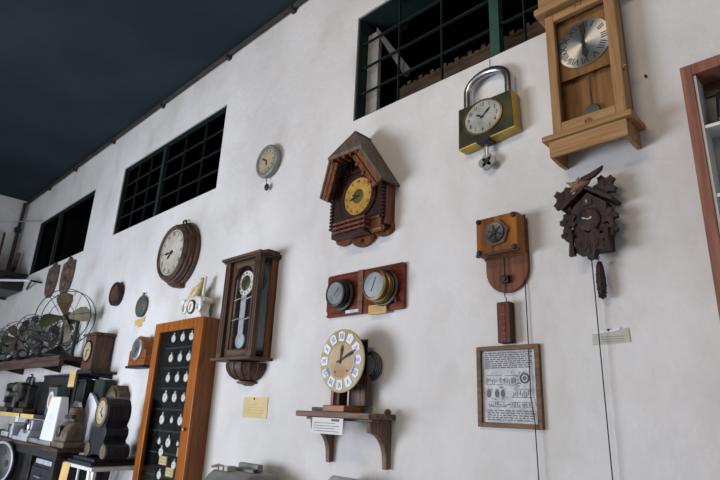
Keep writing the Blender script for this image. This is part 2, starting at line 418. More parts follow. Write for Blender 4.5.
g.build('hip_roof', 'shingle', r_)
for sg in (-1, 1):
    g = G()
    A, B = P(sg*.118, .205, 3.055), P(sg*.245, .155, 2.85)
    for j, (w0, w1) in enumerate(((0, .03), (.036, .066))):
        d = Vector((-sg*.8, 0, -.45)); d.normalize()
        q = [A+d*w0, B+d*w0, B+d*w1, A+d*w1]
        g.hexa([v for v in q]+[v+Vector((0, .016, 0)) for v in q])
    for f in (.2, .5, .8):
        q = A.lerp(B, f); g.box(q.x-sg*.05-.012, q.x-sg*.05+.012, -q.y-.002, -q.y+.006, q.z-.05, q.z-.03)
    g.build('bargeboard', 'chalet', t, .003)
g = G()
for k in range(5): g.box(-.11+k*.05, -.098+k*.05, .15, .212, z(3.035), z(3.06))
g.box(-.12, .12, .19, .208, z(3.055), z(3.07)); g.build('eave_bracket', 'chalet', t)
G().prism([(-.205, z(2.60)), (.205, z(2.60)), (.205, z(2.885)), (0.0, z(3.20)), (-.205, z(2.885))], .001, .09).build('body', 'dark', t)
G().box(.205, .222, .001, .075, z(2.62), z(2.88)).build('side_panel', 'redwalnut', t)
for sg in (-1, 1):
    g = G()
    for k in range(10): g.box(sg*.208-.012, sg*.208+.012, .07, .100, z(2.655)+k*.022, z(2.669)+k*.022)
    g.build('log_ends', 'dark', t)
g = G()
for p0, p1 in (((-.15, 2.93), (-.15, 2.99)), ((-.05, 2.98), (-.05, 3.06)), ((.05, 2.98), (.05, 3.05)), ((-.16, 2.985), (.11, 2.99)), ((-.1, 2.985), (-.05, 3.03))):
    g.stroke(p0[0], z(p0[1]), p1[0], z(p1[1]), .012, .09, .012)
g.build('timber_framing', 'darkx', t)
dc = (.022, z(2.82))
G().lathe([(.142, .09), (.142, .10), (.13, .112), (.118, .112), (.116, .1)], (dc[0], 0, dc[1]), sx=.97).build('bezel', 'darkx', t, smooth=True)
disc(t, 'dial', dc[0], dc[1], .09, .104, .116, 'dialgold')
numerals(t, dc[0], dc[1], .104, .094, .024)
G().lathe([(.045, .104), (.045, .1046)], (dc[0], 0, dc[1])).build('dial_ornament', 'brass', t)
hands(t, dc[0], dc[1], .106, 290, 255, .09, .009)
b = G().box(-.13, .12, .09, .15, z(2.575), z(2.59)).build('balcony', 'darkx', t)
g = G()
for k, zz in enumerate((2.60, 2.628, 2.656)):
    g.box(-.135, .125, .135, .15, z(zz), z(zz)+.014); g.box(.11, .125, .09, .135, z(zz), z(zz)+.014); g.box(-.135, -.12, .09, .135, z(zz), z(zz)+.014)
g.build('balcony_rail', 'redwalnut', b, .002)
g = G()
for k in range(7): g.box(-.13+k*.039, -.118+k*.039, .128, .136, z(2.59), z(2.66))
g.build('balcony_post', 'dark', b)
G().box(.125, .21, .06, .10, z(2.655), z(2.67)).box(.125, .2, .03, .092, z(2.60), z(2.655)).build('porch', 'redwalnut', t, .002)
G().lathe([(.016, 0), (.016, .085)], (.125, .085, z(2.593)), 'x', 14).build('log', 'honey', t, smooth=True)
sc = [(-.225, z(2.64)), (-.23, z(2.60))]
for c0, ww, rr in ((-.16, .065, .03), (0, .095, .066), (.16, .065, .03)):
    for a in range(180, 361, 15): sc.append((c0+ww*math.cos(R(a)), z(2.60)+rr*math.sin(R(a))))
sc += [(.23, z(2.60)), (.225, z(2.64))]
G().prism(sc, .001, .03).build('base_board', 'chalet', t, .004)
G().ball((.0, .03, z(2.565)), .014, .006).build('carved_rosette', 'dark', t)

# ------------------------------------------------------------------ twin gauge board
t = thing('gauge_board', (-2.12, 0, 2.14), 'reddish varnished board carrying two round steel and brass gauges', 'gauge board')
def rrect(x0, x1, z0, z1, r, n=5):
    p = []
    for cx_, cz_, a0 in ((x1-r, z1-r, 0), (x0+r, z1-r, 90), (x0+r, z0+r, 180), (x1-r, z0+r, 270)):
        for k in range(n+1): a = R(a0+90*k/n); p.append((cx_+r*math.cos(a), cz_+r*math.sin(a)))
    return p
G().prism(rrect(-.302, .302, -.002, .253, .015), .001, .024).build('board', 'mahog', t, .004)
G().box(-.035, .004, .024, .032, .0, .252).build('divider_strip', 'framewood', t)
g1 = G().lathe([(.096, .024), (.094, .045), (.08, .05), (.08, .06), (.08, .075), (.074, .08), (.078, .085), (.078, .097), (.068, .1), (.064, .096)], (-.155, 0, .12)).build('gauge', 'darkiron', t, smooth=True)
disc(g1, 'gauge_face', -.155, .12, .09, .0965, .065, 'dialgrey'); G().stroke(-.165, .105, -.125, .15, .005, .0965).build('needle', 'ink', g1)
g2 = G().lathe([(.088, .024), (.088, .05), (.08, .055), (.088, .062), (.088, .08), (.078, .085), (.084, .095), (.084, .115), (.072, .12), (.068, .115)], (.166, 0, .124)).build('gauge', 'brass', t, smooth=True)
g2['label'] = 'brass rimmed gauge'
disc(g2, 'gauge_face', .166, .124, .1, .116, .069, 'dialgrey'); G().stroke(.15, .09, .18, .165, .006, .116).build('needle', 'ink', g2)
G().ring((.172, .04, .122), .094, .009).build('coil_ring', 'iron', g2, smooth=True)
G().tube([(.25, .03, .05), (.265, .045, .035), (.255, .04, .06)], .009).build('switch', 'darkiron', t)
G().box(-.125, -.02, .03, .034, .008, .026).box(-.12, -.11, .024, .03, .01, .02).build('name_plate', 'steel', t)
G().box(-.30, -.285, .024, .03, .01, .03).build('corner_cap', 'white', t)
c = thing('label_card', (-1.995, .034, 2.123), 'small manila card fixed under the brass gauge', 'card')
G().box(-.062, .066, -.008, .006, 0, .05).build('card', 'orangecard', c)
g = G()
for k in range(3): g.quad(-.05, .05-.02*(k % 2), .006, .012+k*.012, .0145+k*.012)
g.build('writing', 'brownink', c)

# ------------------------------------------------------------------ enamel dial skeleton clock on bracket shelf
t = thing('bracket_shelf', (-2.15, 0, 1.36), 'weathered brown wall shelf with two curved brackets under the enamel numeral clock', 'shelf')
z = lambda v: v-1.36
G().box(-.275, .275, .001, .2, z(1.578), z(1.607)).build('shelf_board', 'shelfwood', t, .005)
G().box(-.24, .25, .001, .15, z(1.565), z(1.578)).build('moulding', 'shelfwood', t, .003)
for x in (-.18, .232):
    pr = [(.001, z(1.35)), (.03, z(1.345)), (.034, z(1.38))] + [(.034+.116*(1-math.cos(R(a))), z(1.38)+.135*math.sin(R(a))) for a in range(10, 91, 10)] + [(.16, z(1.565)), (.001, z(1.565))]
    G().prismx(pr, x-.016, x+.016).build('bracket', 'shelfwoodz', t, .003)
G().lathe([(.012, 0), (.02, .008), (.014, .02), (.001, .026)], (.262, .05, z(1.606)), 'z', 14).build('knob', 'shelfwoodz', t, smooth=True)
t = thing('enamel_numeral_clock', (-2.13, .1, 1.608), 'round dial clock with blue and white enamel numerals, black movement behind', 'clock')
z = lambda v: v-1.608
# local o is relative to the thing (0.1 m out)
G().box(-.1, .06, -.06, .08, z(1.608), z(1.64)).build('base', 'honey', t, .003)
G().box(-.21, -.105, -.05, .06, z(1.608), z(1.628)).build('base_block', 'walnutx', t, .003)
G().box(-.02, .10, -.075, -.03, z(1.64), z(1.80)).build('back_plank', 'shelfwoodz', t, .003)
G().box(-.08, -.055, -.03, .03, z(1.64), z(1.73)).box(-.05, -.03, -.03, .03, z(1.64), z(1.73)).build('pillar', 'darkx', t)
G().box(-.085, -.065, .03, .04, z(1.64), z(1.73)).build('orange_pillar', 'honey', t)
g = G().box(-.06, .10, -.04, -.034, z(1.735), z(1.985)).box(-.06, .10, .03, .036, z(1.735), z(1.985))
for xx in (-.05, .09):
    for zz in (1.745, 1.975): g.tube([(xx, -.035, z(zz)), (xx, .03, z(zz))], .006)
g.build('movement_frame', 'black', t)
g = G()
for zz, rr in ((1.90, .05), (1.83, .035), (1.79, .028)): g.lathe([(rr, -.01), (rr, -.004)], (.02, 0, z(zz)), n=24)
g.tube([(.02, -.03, z(1.86)), (.02, .03, z(1.86))], .02); g.build('gear_train', 'darkiron', t)
g = G()
for q in range(4): g.ring((.085, -.085+q*.009, z(1.85)), .075-q*.006, .003, 30, 6)
g.build('gong_coil', 'darkiron', t, smooth=True)
dc = (.0, z(1.868))
G().lathe([(.163, .045), (.166, .05), (.166, .056), (.158, .06)], (dc[0], 0, dc[1])).build('dial', 'dialochre', t, smooth=True)
G().lathe([(.092, .06), (.092, .0605)], (dc[0], 0, dc[1]), n=48).build('dial_centre', 'dialwarm', t)
for k in range(12):
    a = 2*PI*k/12; px, pz = dc[0]+.125*math.sin(a), dc[1]+.125*math.cos(a)
    g = G(); u = Vector((math.cos(a), -math.sin(a))); w = Vector((math.sin(a), math.cos(a)))
    sh = [(-.02, -.024), (.02, -.024), (.024, .02), (.0, .03), (-.024, .02)]
    g.prism([(px+u.x*x+w.x*y, pz+u.y*x+w.y*y) for x, y in sh], .058, .063)
    cc = g.build('numeral_plate', 'white', t)
    G().text(ROM[k], px, pz, .063, .042, -a, .62).build('numeral', 'blue', cc)
    if k in (3, 4, 8): G().prism([(px+u.x*x+w.x*y, pz+u.y*x+w.y*y) for x, y in ((-.021, -.022), (.021, -.022), (.021, -.012), (-.021, -.012))], .063, .0636).build('blue_band', 'blue', cc)
hand(t, 'hour_hand', dc[0], dc[1], .066, 8, .088, .009); hand(t, 'minute_hand', dc[0], dc[1], .069, 66, .132, .008)
G().ball((dc[0]-.04, .06, dc[1]-.06), .006, .003).ball((dc[0]+.05, .06, dc[1]-.055), .006, .003).build('winding_hole', 'ink', t)
c = thing('label_card', (-2.163, .201, 1.498), 'white typed card hanging from the front edge of the bracket shelf', 'card')
G().box(-.116, .116, 0, .003, 0, .078).build('card', 'paper', c)
g = G()
for k in range(4): g.quad(-.1, .09-.03*(k % 2), .003, .012+k*.013, .0145+k*.013)
g.quad(.03, .09, .003, .062, .074); g.build('writing', 'greyink', c)

# ------------------------------------------------------------------ small grey round clock
t = thing('wall_clock', (-3.176, 0, 3.40), 'small grey metal round clock with dark pendulum between two barred windows', 'clock')
G().lathe([(.125, .001), (.132, .02), (.132, .045), (.12, .055), (.1, .052), (.096, .045)], (0, 0, 0)).build('case', 'galv', t, smooth=True)
disc(t, 'dial', 0, 0, .04, .047, .097, 'dialbeige')
g = G()
for k in range(12): a = 2*PI*k/12; g.stroke(.075*math.sin(a), .075*math.cos(a), .09*math.sin(a), .09*math.cos(a), .006, .047)
g.build('numerals', 'ink', t)
hands(t, 0, 0, .048, 170, 300, .075, .012)
G().tube([(.0, .03, -.13), (.01, .03, -.2)], .003, 6).build('pendulum_rod', 'darkiron', t)
G().ball((.015, .03, -.215), .024, .014, .028).build('pendulum_bob', 'black', t, smooth=True)

# ------------------------------------------------------------------ big round drum clock
t = thing('wall_clock', (-4.372, 0, 2.87), 'big round brown wooden wall clock with stepped drum case above the pocket watch cabinet', 'clock')
G().lathe([(.29, .001), (.295, .012), (.29, .03), (.268, .034), (.272, .05), (.262, .06), (.262, .085), (.25, .09), (.25, .112), (.236, .125), (.222, .125), (.205, .108)], (0, 0, 0), n=56).build('case', 'walnut', t, smooth=True)
disc(t, 'dial', 0, 0, .09, .11, .205, 'dialcream', n=48)
numerals(t, 0, 0, .11, .165, .05)
G().ring((0, .11, 0), .19, .002).build('minute_track', 'ink', t)
hands(t, 0, 0, .113, 232, 268, .16, .016)
G().lathe([(.02, .11), (.02, .116)], (0, 0, 0), n=16).build('hand_boss', 'brass', t)
G().tube([(-.03, .03, .285), (-.02, .03, .315), (.02, .03, .315), (.03, .03, .285)], .008).build('hanging_loop', 'darkiron', t)
G().box(.045, .11, .005, .05, -.31, -.27).build('pendulum_box', 'walnut', t, .006)

# ------------------------------------------------------------------ porcelain figurine clock on the cabinet
t = thing('figurine_clock', (-3.86, .085, 2.247), 'white porcelain mantel clock with gilded figure on top of the pocket watch cabinet', 'figurine clock')
prof = [(-.15, 0), (.15, 0), (.135, .03), (.12, .05), (.13, .1), (.165, .13), (.15, .16), (.09, .15), (.06, .175), (-.06, .175), (-.09, .15), (-.15, .16), (-.165, .13), (-.13, .1), (-.12, .05), (-.135, .03)]
G().prism(prof, -.045, .04).build('body', 'porcelain', t, .012)
for sg in (-1, 1):
    G().tube([(sg*(.11+.035*math.sin(R(a))), .042, .1+.05*math.cos(R(a))) for a in range(0, 300, 30)], .012).build('scroll', 'porcelain', t, smooth=True)
G().lathe([(.055, .04), (.055, .05), (.044, .052)], (0, 0, .09)).build('bezel', 'darkiron', t, smooth=True)
disc(t, 'dial', 0, .09, .045, .053, .044, 'dialwhite', sx=.9)
hands(t, 0, .09, .054, 20, 190, .04, .006)
G().tube([(-.11, 0, .165), (-.06, 0, .185), (-.01, 0, .215), (.02, 0, .25), (.03, 0, .285)], [.03, .036, .04, .03, .018], 12).build('reclining_figure', 'figgold', t, smooth=True)
G().ball((.036, 0, .305), .02, .02, .024).build('figure_head', 'figgold', t, smooth=True)
G().tube([(.02, .02, .255), (-.02, .035, .235), (-.05, .035, .2)], .012).build('figure_arm', 'figgold', t, smooth=True)
G().prism([(.045, .17), (.075, .17), (.07, .26), (.075, .33), (.062, .34), (.055, .26)], -.02, .0).build('plume', 'porcelain', t, .004)

# ------------------------------------------------------------------ pocket watch cabinet
t = thing('display_cabinet', (-3.995, 0, .55), 'tall honey coloured wooden cabinet with glass door full of pocket watches', 'cabinet')
z = lambda v: v-.55; H = z(2.24)
g = G().box(-.372, -.352, .001, .125, 0, H).box(.352, .372, .001, .125, 0, H).box(-.352, .352, .001, .125, H-.02, H).box(-.352, .352, .001, .125, 0, .02).box(-.352, .352, .001, .014, .02, H-.02)
g.build('cabinet_body', 'amberside', t, .002)
d = G().box(-.376, -.287, .125, .15, 0, H).build('door', 'amber', t, .004); G().box(.262, .376, .125, .15, 0, H).build('door_stile', 'amber', d, .004)
for q in (0, H-.075): G().box(-.287, .262, .125, .15, q, q+.075).build('door_rail', 'amber', d, .003)
G().box(-.287, .262, .135, .139, .075, H-.075).build('glass_pane', 'glass', d)
G().lathe([(.012, .15), (.008, .16), (.014, .172), (.001, .176)], (.32, 0, .9), n=14).build('knob', 'brass', d, smooth=True)
G().box(-.352, .352, .014, .085, .02, H-.02).build('velvet_board', 'blackmatte', t)
for k in range(7): G().box(-.30, .30, .085, .088, H-.195-.155*k-.010, H-.195-.155*k).build('velvet_strip', 'bottlegreen', t)

ORD = ['top', 'second', 'third', 'fourth', 'fifth', 'sixth']
COL = ['left', 'middle', 'right']
watch_spots = []
for i, zr in enumerate((2.115, 1.96, 1.807, 1.662, 1.50, 1.343)):
    for j, xr in enumerate((-4.138, -3.993, -3.86)):
        r = .032
        if i == 3: r = [.037, .034, .028][j]
        if i == 4: r = [.036, .022, .034][j]
        if i == 5: r = [.022, .034, .016][j]
        watch_spots.append((xr, zr, r, '%s of the three silver pocket watches on the %s row of the cabinet' % (COL[j] if j != 1 else 'middle one', ORD[i])))
watch_spots += [(-4.082, 1.272, .032, 'silver pocket watch hanging alone just above the small cards at the bottom of the cabinet'),
                (-3.868, 1.197, .03, 'silver pocket watch between two small cards low in the cabinet, right side'),
                (-4.063, 1.115, .03, 'lowest silver pocket watch in the cabinet, beside the bottom card')]
def make_watch():
    e = thing('pocket_watch', (0, 0, 0), 'x', 'pocket watch', 'pocket watches in the glass cabinet')
    G().lathe([(.9, 0), (1, .14), (1, .26), (.9, .34), (.84, .34)], (0, 0, 0), n=24).build('watch_case', 'silver', e, smooth=True)
    disc(e, 'dial', 0, 0, .3, .345, .84, 'dialwhite', n=24)
    G().tube([(0, .17, .95), (0, .17, 1.12)], .12, 8).build('crown', 'steel', e)
    G().ring((0, .17, 1.27), .2, .06, 14, 6).build('bow', 'steel', e)
    hands(e, 0, 0, .35, 40, 300, .8, .07)
    return e
def copy_tree(o, parent=None):
    c = o.copy(); C.objects.link(c)
    if parent: c.parent = parent
    for ch in [k for k in bpy.data.objects if k.parent == o]: copy_tree(ch, c)
    return c
w0 = make_watch()
for i, (x, zz, r, lab) in enumerate(watch_spots):
    o = w0 if i == 0 else copy_tree(w0)
    o.location = (x, -.0885, zz); o.scale = (r, r, r); o['label'] = lab
for x, zz, lab in ((-4.031, 1.216, 'small manila card in the watch cabinet, left one'), (-3.911, 1.147, 'small manila card in the cabinet, lowest and nearest the middle'), (-3.784, 1.288, 'small manila card ending the sixth watch row in the cabinet')):
    e = thing('label_card', (x, .096, zz), lab, 'card', 'cards inside the watch cabinet')
    G().box(-.055, .055, -.0075, .003, -.028, .03).build('card', 'yellow', e)
    g = G()
    for k in range(2): g.quad(-.04, .04, .003, -.012+k*.02, -.008+k*.02)
    g.build('writing', 'brownink', e)

# ------------------------------------------------------------------ long regulator clock
t = thing('regulator_clock', (-3.17, 0, 1.75), 'tall dark wooden wall clock with arched glass door and rounded base', 'clock')
z = lambda v: v-1.75
G().box(-.205, .205, .001, .015, z(1.91), z(2.6)).build('backboard', 'walnut', t)
for x in (-.205, .185): cs = G().box(x, x+.02, .015, .055, z(1.91), z(2.6)).build('case_side', 'redwalnut', t, .002)
G().box(.19, .196, .055, .12, z(1.93), z(2.56)).build('side_glass', 'glass', cs)
G().box(-.196, -.19, .055, .12, z(1.93), z(2.56)).build('side_glass', 'glass', cs)
for sg in (-1, 1):
    g = G().box(sg*.178-.03, sg*.178+.03, .12, .16, z(1.925), z(2.6))
    for q in (-.012, .012): g.box(sg*.178+q-.004, sg*.178+q+.004, .16, .164, z(1.96), z(2.56))
    g.build('pilaster', 'walnut', t, .003)
d = G().box(-.148, -.11, .115, .135, z(1.925), z(2.6)).build('door', 'walnut', t, .002); G().box(.11, .148, .115, .135, z(1.925), z(2.6)).build('door_stile', 'walnut', d, .002)
ar = [(-.11, z(2.6)), (-.11, z(2.47))]+[(-.11*math.cos(R(a)), z(2.46)+.10*math.sin(R(a))) for a in range(10, 171, 10)]+[(.11, z(2.47)), (.11, z(2.6))]
G().prism(ar, .115, .135).build('door_arch', 'walnutx', t)
G().box(-.11, .11, .115, .135, z(1.925), z(1.98)).build('door_rail', 'walnutx', t, .002)
G().box(-.11, .11, .119, .122, z(1.98), z(2.56)).build('glass_pane', 'glass', t)
G().box(-.18, .18, .016, .02, z(1.92), z(2.58)).build('back_lining', 'black', t)
dc = (-.03, z(2.445))
G().lathe([(.088, .085), (.088, .093), (.055, .095)], (dc[0], 0, dc[1])).build('dial', 'dialwhite', t, smooth=True)
numerals(t, dc[0], dc[1], .0955, .071, .022)
G().lathe([(.056, .095), (.05, .098), (.001, .098)], (dc[0], 0, dc[1])).build('dial_centre', 'padfront', t, smooth=True)
hands(t, dc[0], dc[1], .10, 345, 190, .08, .008, 'brass')
G().box(-.075, -.015, .085, .09, z(2.06), z(2.36)).build('gridiron_pendulum', 'silver', t)
G().lathe([(.001, .045), (.05, .048), (.055, .054), (.05, .06), (.001, .063)], (-.045, .03, z(2.045))).build('pendulum_bob', 'silver', t, smooth=True)
for zz in (2.19, 2.33): G().tube([(-.11, .123, z(zz)-.01), (-.04, .123, z(zz)), (.03, .123, z(zz)-.012), (.11, .123, z(zz))], .004, 6).build('etched_line', 'steel', t)
G().box(-.235, .235, .001, .185, z(2.605), z(2.625)).box(-.222, .222, .001, .172, z(2.592), z(2.605)).build('cornice', 'walnutx', t, .004)
G().prismx([(.001, z(2.625)), (.16, z(2.625)), (.10, z(2.65)), (.001, z(2.65))], -.21, .21).build('cornice_top', 'walnutx', t)
G().box(-.235, .235, .001, .185, z(1.905), z(1.925)).build('ledge', 'walnutx', t, .005)
G().lathe([(.165, .145), (.17, .13), (.165, .1), (.14, .065), (.1, .04), (.07, .032)], (0, .002, 0), 'z', 48, 1, .95, half=True).build('rounded_base', 'walnut', t, smooth=True)
g = G()
for a in range(200, 341, 20):
    g.tube([(q*math.cos(R(a)), -q*.95*math.sin(R(a))+.002, h) for q, h in ((.166, .145), (.171, .13), (.166, .1), (.141, .065), (.1, .04))], .006, 6)
g.build('carved_rib', 'walnutx', t)
G().lathe([(.05, .032), (.085, .026), (.085, .015), (.05, .008), (.03, 0)], (0, .002, 0), 'z', 32, half=True).build('finial', 'walnutx', t, smooth=True)
G().box(-.26, -.245, .001, .02, z(1.93), z(2.23)).box(-.262, -.243, .001, .03, z(2.22), z(2.235)).box(-.245, -.2, .001, .015, z(1.93), z(1.95)).build('side_rail', 'walnut', t)

# ------------------------------------------------------------------ small clocks and plaques on the left
t = thing('round_gauge', (-5.62, 0, 2.665), 'small dark brown round instrument hanging on the wall right of the large fan', 'gauge')
G().lathe([(.115, .001), (.122, .01), (.122, .05), (.112, .06), (.09, .06), (.085, .052)], (0, 0, 0)).build('case', 'dark', t, smooth=True)
disc(t, 'dial', 0, 0, .04, .054, .086, 'leather'); hands(t, 0, 0, .055, 300, 60, .06, .008, 'brass')
t = thing('round_gauge', (-5.005, 0, 2.475), 'small green grey round gauge hanging above a torn yellow label', 'gauge')
G().lathe([(.095, .001), (.1, .01), (.1, .03), (.092, .036), (.08, .034)], (0, 0, 0)).build('case', 'patina', t, smooth=True)
disc(t, 'dial', 0, 0, .03, .035, .081, 'patina'); G().ring((0, .018, .115), .016, .005, 14, 6).build('hanging_ring', 'darkiron', t)
g = G()
for k in range(10): a = 2*PI*k/12-2.4; g.stroke(.06*math.sin(a), .06*math.cos(a), .074*math.sin(a), .074*math.cos(a), .006, .035)
g.stroke(-.03, -.03, .04, .045, .007, .035); g.build('scale', 'ink', t)
tag(G().prism([(-5.13, 2.35), (-5.07, 2.365), (-5.0, 2.362), (-4.93, 2.385), (-4.925, 2.335), (-4.98, 2.325), (-4.97, 2.29), (-5.05, 2.285), (-5.06, 2.305), (-5.12, 2.30)], .001, .004).build('paper_label', 'orangecard'), 'torn yellow paper label stuck on the wall under the green grey gauge', 'label')
t = thing('mantel_clock', (-4.75, 0, 1.92), 'small brown round topped mantel clock with dark glass dial fixed beside the cabinet', 'clock')
pr = [(-.16, 0), (.16, 0), (.16, .13)]+[(.115*math.cos(R(a)), .14+.115*math.sin(R(a))) for a in range(0, 181, 15)]+[(-.16, .13)]
G().prism(pr, .001, .10).build('case', 'honey', t, .006)
G().lathe([(.095, .10), (.095, .115), (.075, .12), (.07, .11)], (0, 0, .14)).build('bezel', 'steel', t, smooth=True)
disc(t, 'dial', 0, .14, .1, .112, .071, 'patina'); hands(t, 0, .14, .113, 80, 200, .06, .008)
G().box(-.17, .17, .001, .115, -.02, 0).build('base', 'dark', t, .004)
for k, (x, zc, sx) in enumerate(((-7.9, 3.125, .2), (-7.32, 3.10, .2))):
    t = thing('carved_plaque', (x, 0, zc), ['carved brown shield plaque under the far left window, left one and nearer the end wall', 'carved brown shield plaque under the far left window, right one and nearer the gauges'][k], 'plaque', 'pair of carved plaques')
    out = [(-.6, .9), (-.3, .95), (-.15, 1.08), (0, 1.18), (.15, 1.08), (.3, .95), (.6, .9), (.95, .85), (1.05, .3), (1, -.3), (.78, -.8), (.3, -1.1), (-.3, -1.1), (-.78, -.8), (-1, -.3), (-1.05, .3), (-.95, .85)]
    G().prism([(a*sx, b*.215) for a, b in out], .001, .03).build('board', 'carved', t, .006)
    g = G()
    for q in (-.08, .0, .08): g.ball((q, .03, .05+.03*(q == 0)), .045, .025, .06, 10)
    g.ball((0, .03, -.08), .06, .03, .07, 10).ball((-.06, .03, .15), .04, .02, .03, 10).ball((.06, .03, .15), .04, .02, .03, 10)
    g.build('carving', 'carved', t, smooth=True)

# ------------------------------------------------------------------ notes
t = thing('note_card', (-3.08, .001, 1.55), 'yellowed handwritten paper note pinned to the wall below the tall regulator clock', 'note')
G().box(-.133, .133, 0, .003, 0, .128).build('card', 'yellow', t)
g = G()
for k, (a, b) in enumerate(((-.09, .09), (-.08, .1), (-.09, .07), (-.08, .02))): g.quad(a, b, .003, .028+k*.018, .0295+k*.018)
g.build('writing', 'brownink', t); G().ball((-.015, .004, .118), .007, .004).build('pin', 'darkiron', t)
t = thing('label_card', (-.792, .001, 1.898), 'plastic covered card with torn white top on the wall below the cuckoo clock weight', 'card')
G().prism([(-.07, 0), (.072, .004), (.070, .058), (-.068, .047)], 0, .003).build('card', 'plastic', t)
G().prism([(-.068, .042), (-.0, .046), (.04, .054), (.04, .062), (.0, .053), (-.03, .056), (-.068, .047)], .003, .005).build('torn_edge', 'white', t)
G().ball((-.004, .005, .055), .005, .004).build('pin', 'darkiron', t)
g = G()
for k in range(3): g.quad(-.035, .05, .003, .010+k*.009, .0115+k*.009)
g.build('writing', 'greyink', t)

# ------------------------------------------------------------------ wooden time switch with weight
t = thing('wall_timer', (-1.215, 0, 2.15), 'varnished wooden box with hexagonal iron dial on a rounded backboard, hanging weight block', 'wall clock')
z = lambda v: v-2.15
bd = [(-.106, z(2.48)), (-.03, z(2.485)), (-.03, z(2.505)), (-.015, z(2.52)), (.015, z(2.52)), (.03, z(2.505)), (.03, z(2.485)), (.106, z(2.48))]+[(.106*math.cos(R(a)), z(2.255)+.106*math.sin(R(a))) for a in range(0, -181, -12)]
G().prism(bd, .001, .022).build('backboard', 'redwalnut', t, .003)
bx = G().box(-.106, .104, .022, .10, z(2.315), z(2.495)).build('box', 'timerwood', t, .006)
G().box(-.11, .108, .082, .102, z(2.312), z(2.325)).box(-.11, .108, .022, .03, z(2.31), z(2.5)).build('moulding', 'walnutx', bx, .002)
for a in (-.09, .088):
    for b in (2.33, 2.48): G().lathe([(.012, .10), (.012, .108), (.006, .112)], (a, 0, z(b)), n=12).build('corner_bolt', 'darkiron', bx)
G().prism([(.068*math.cos(R(60*k+10)), z(2.408)+.064*math.sin(R(60*k+10))) for k in range(6)], .10, .112).build('hexagonal_bezel', 'rust', t, .003)
G().lathe([(.046, .112), (.046, .12), (.04, .118)], (0, 0, z(2.408))).build('dial', 'iron', t, smooth=True)
g = G()
for k in range(6): a = R(60*k+40); g.stroke(.012*math.cos(a), z(2.408)+.012*math.sin(a), .036*math.cos(a), z(2.408)+.036*math.sin(a), .006, .118, .004)
g.lathe([(.014, .118), (.01, .126)], (0, 0, z(2.408)), n=12); g.build('dial_spokes', 'darkiron', t)
G().box(-.018, .02, .022, .05, z(2.19), z(2.225)).lathe([(.012, .05), (.012, .058)], (.001, 0, z(2.207)), n=14).build('catch', 'darkiron', t, .003)
G().tube([(0, .04, z(2.31)), (0, .04, z(2.22))], .003, 6).build('upper_cord', 'darkiron', t)
G().tube([(-.005, .028, z(2.19)), (-.01, .03, z(2.135)), (.0, .03, z(2.115)), (-.01, .03, z(2.1))], .0025, 6).build('hook_wire', 'darkiron', t)
G().box(-.04, .022, .005, .052, z(1.922), z(2.103)).build('weight_block', 'weightwood', t, .003)
G().box(-.02, .0, .052, .054, z(1.93), z(2.09)).build('weight_inlay', 'mahog', t)
G().tube([(.083, .012, z(2.2)), (.084, .012, z(2.0)), (.084, .016, z(1.70)), (.104, .03, z(1.60)), (.108, .026, z(1.15))], .0022, 6).build('cord', 'ink', t)

# ------------------------------------------------------------------ framed engraving
t = thing('framed_print', (-1.235, 0, 1.57), 'narrow wooden frame holding an old grey engraved sheet of text and drawings', 'framed print')
z = lambda v: v-1.57
for x in (-.152, .130): G().box(x, x+.022, .001, .02, 0, .345).build('frame_stile', 'framewood', t, .002)
for q in (0, .325): G().box(-.130, .130, .001, .02, q, q+.02).build('frame_rail', 'framewood', t, .002)
G().box(-.130, .130, .001, .006, .02, .327).build('sheet', 'printpaper', t)
g = G(); random.seed(3)
for k in range(8):
    zz = .312-k*.009
    x = -.115
    while x < .105:
        w = random.uniform(.008, .03); g.quad(x, min(x+w, .115), .006, zz, zz+.0052); x += w+.004
for (cx_, cz_) in ((.075, .205),):
    g.ring((cx_, .006, cz_), .019, .004, 20, 6); g.lathe([(.009, .006), (.009, .0068)], (cx_, 0, cz_), n=16)
for x0, x1, z0 in ((-.11, -.03, .178), (-.02, .04, .176), (-.11, -.085, .125), (-.07, -.045, .125), (-.035, -.015, .125), (.02, .11, .125), (-.1, -.02, .085), (0, .05, .085), (.06, .11, .085)):
    o_ = .00635+z0*.0003; h_ = .04 if z0 > .15 else .034 if z0 > .1 else .02
    g.quad(x0, x1, .006, z0, z0+.002); g.quad(x0, x1, .006, z0+h_, z0+h_+.002)
    x = x0
    while x < x1-.004:
        g.box(x, x+.0036, .006, o_, z0+random.uniform(0, h_*.4), z0+h_*random.uniform(.5, 1)); x += random.uniform(.006, .011)
for x0 in (-.098, -.058, -.03): g.lathe([(.011, .006), (.011, .0067)], (x0, 0, .142), n=14, sz=1.5)
for k in range(5):
    x = -.11
    while x < .1:
        w = random.uniform(.006, .028); g.quad(x, x+w, .006, .03+k*.0095, .0345+k*.0095); x += w+.006
for k in range(50):
    x, zz = random.uniform(-.112, .10), random.uniform(.075, .235); g.quad(x, x+random.uniform(.004, .014), .0062+k*.00001, zz, zz+random.uniform(.002, .005))
g.build('engraving', 'greyink', t)

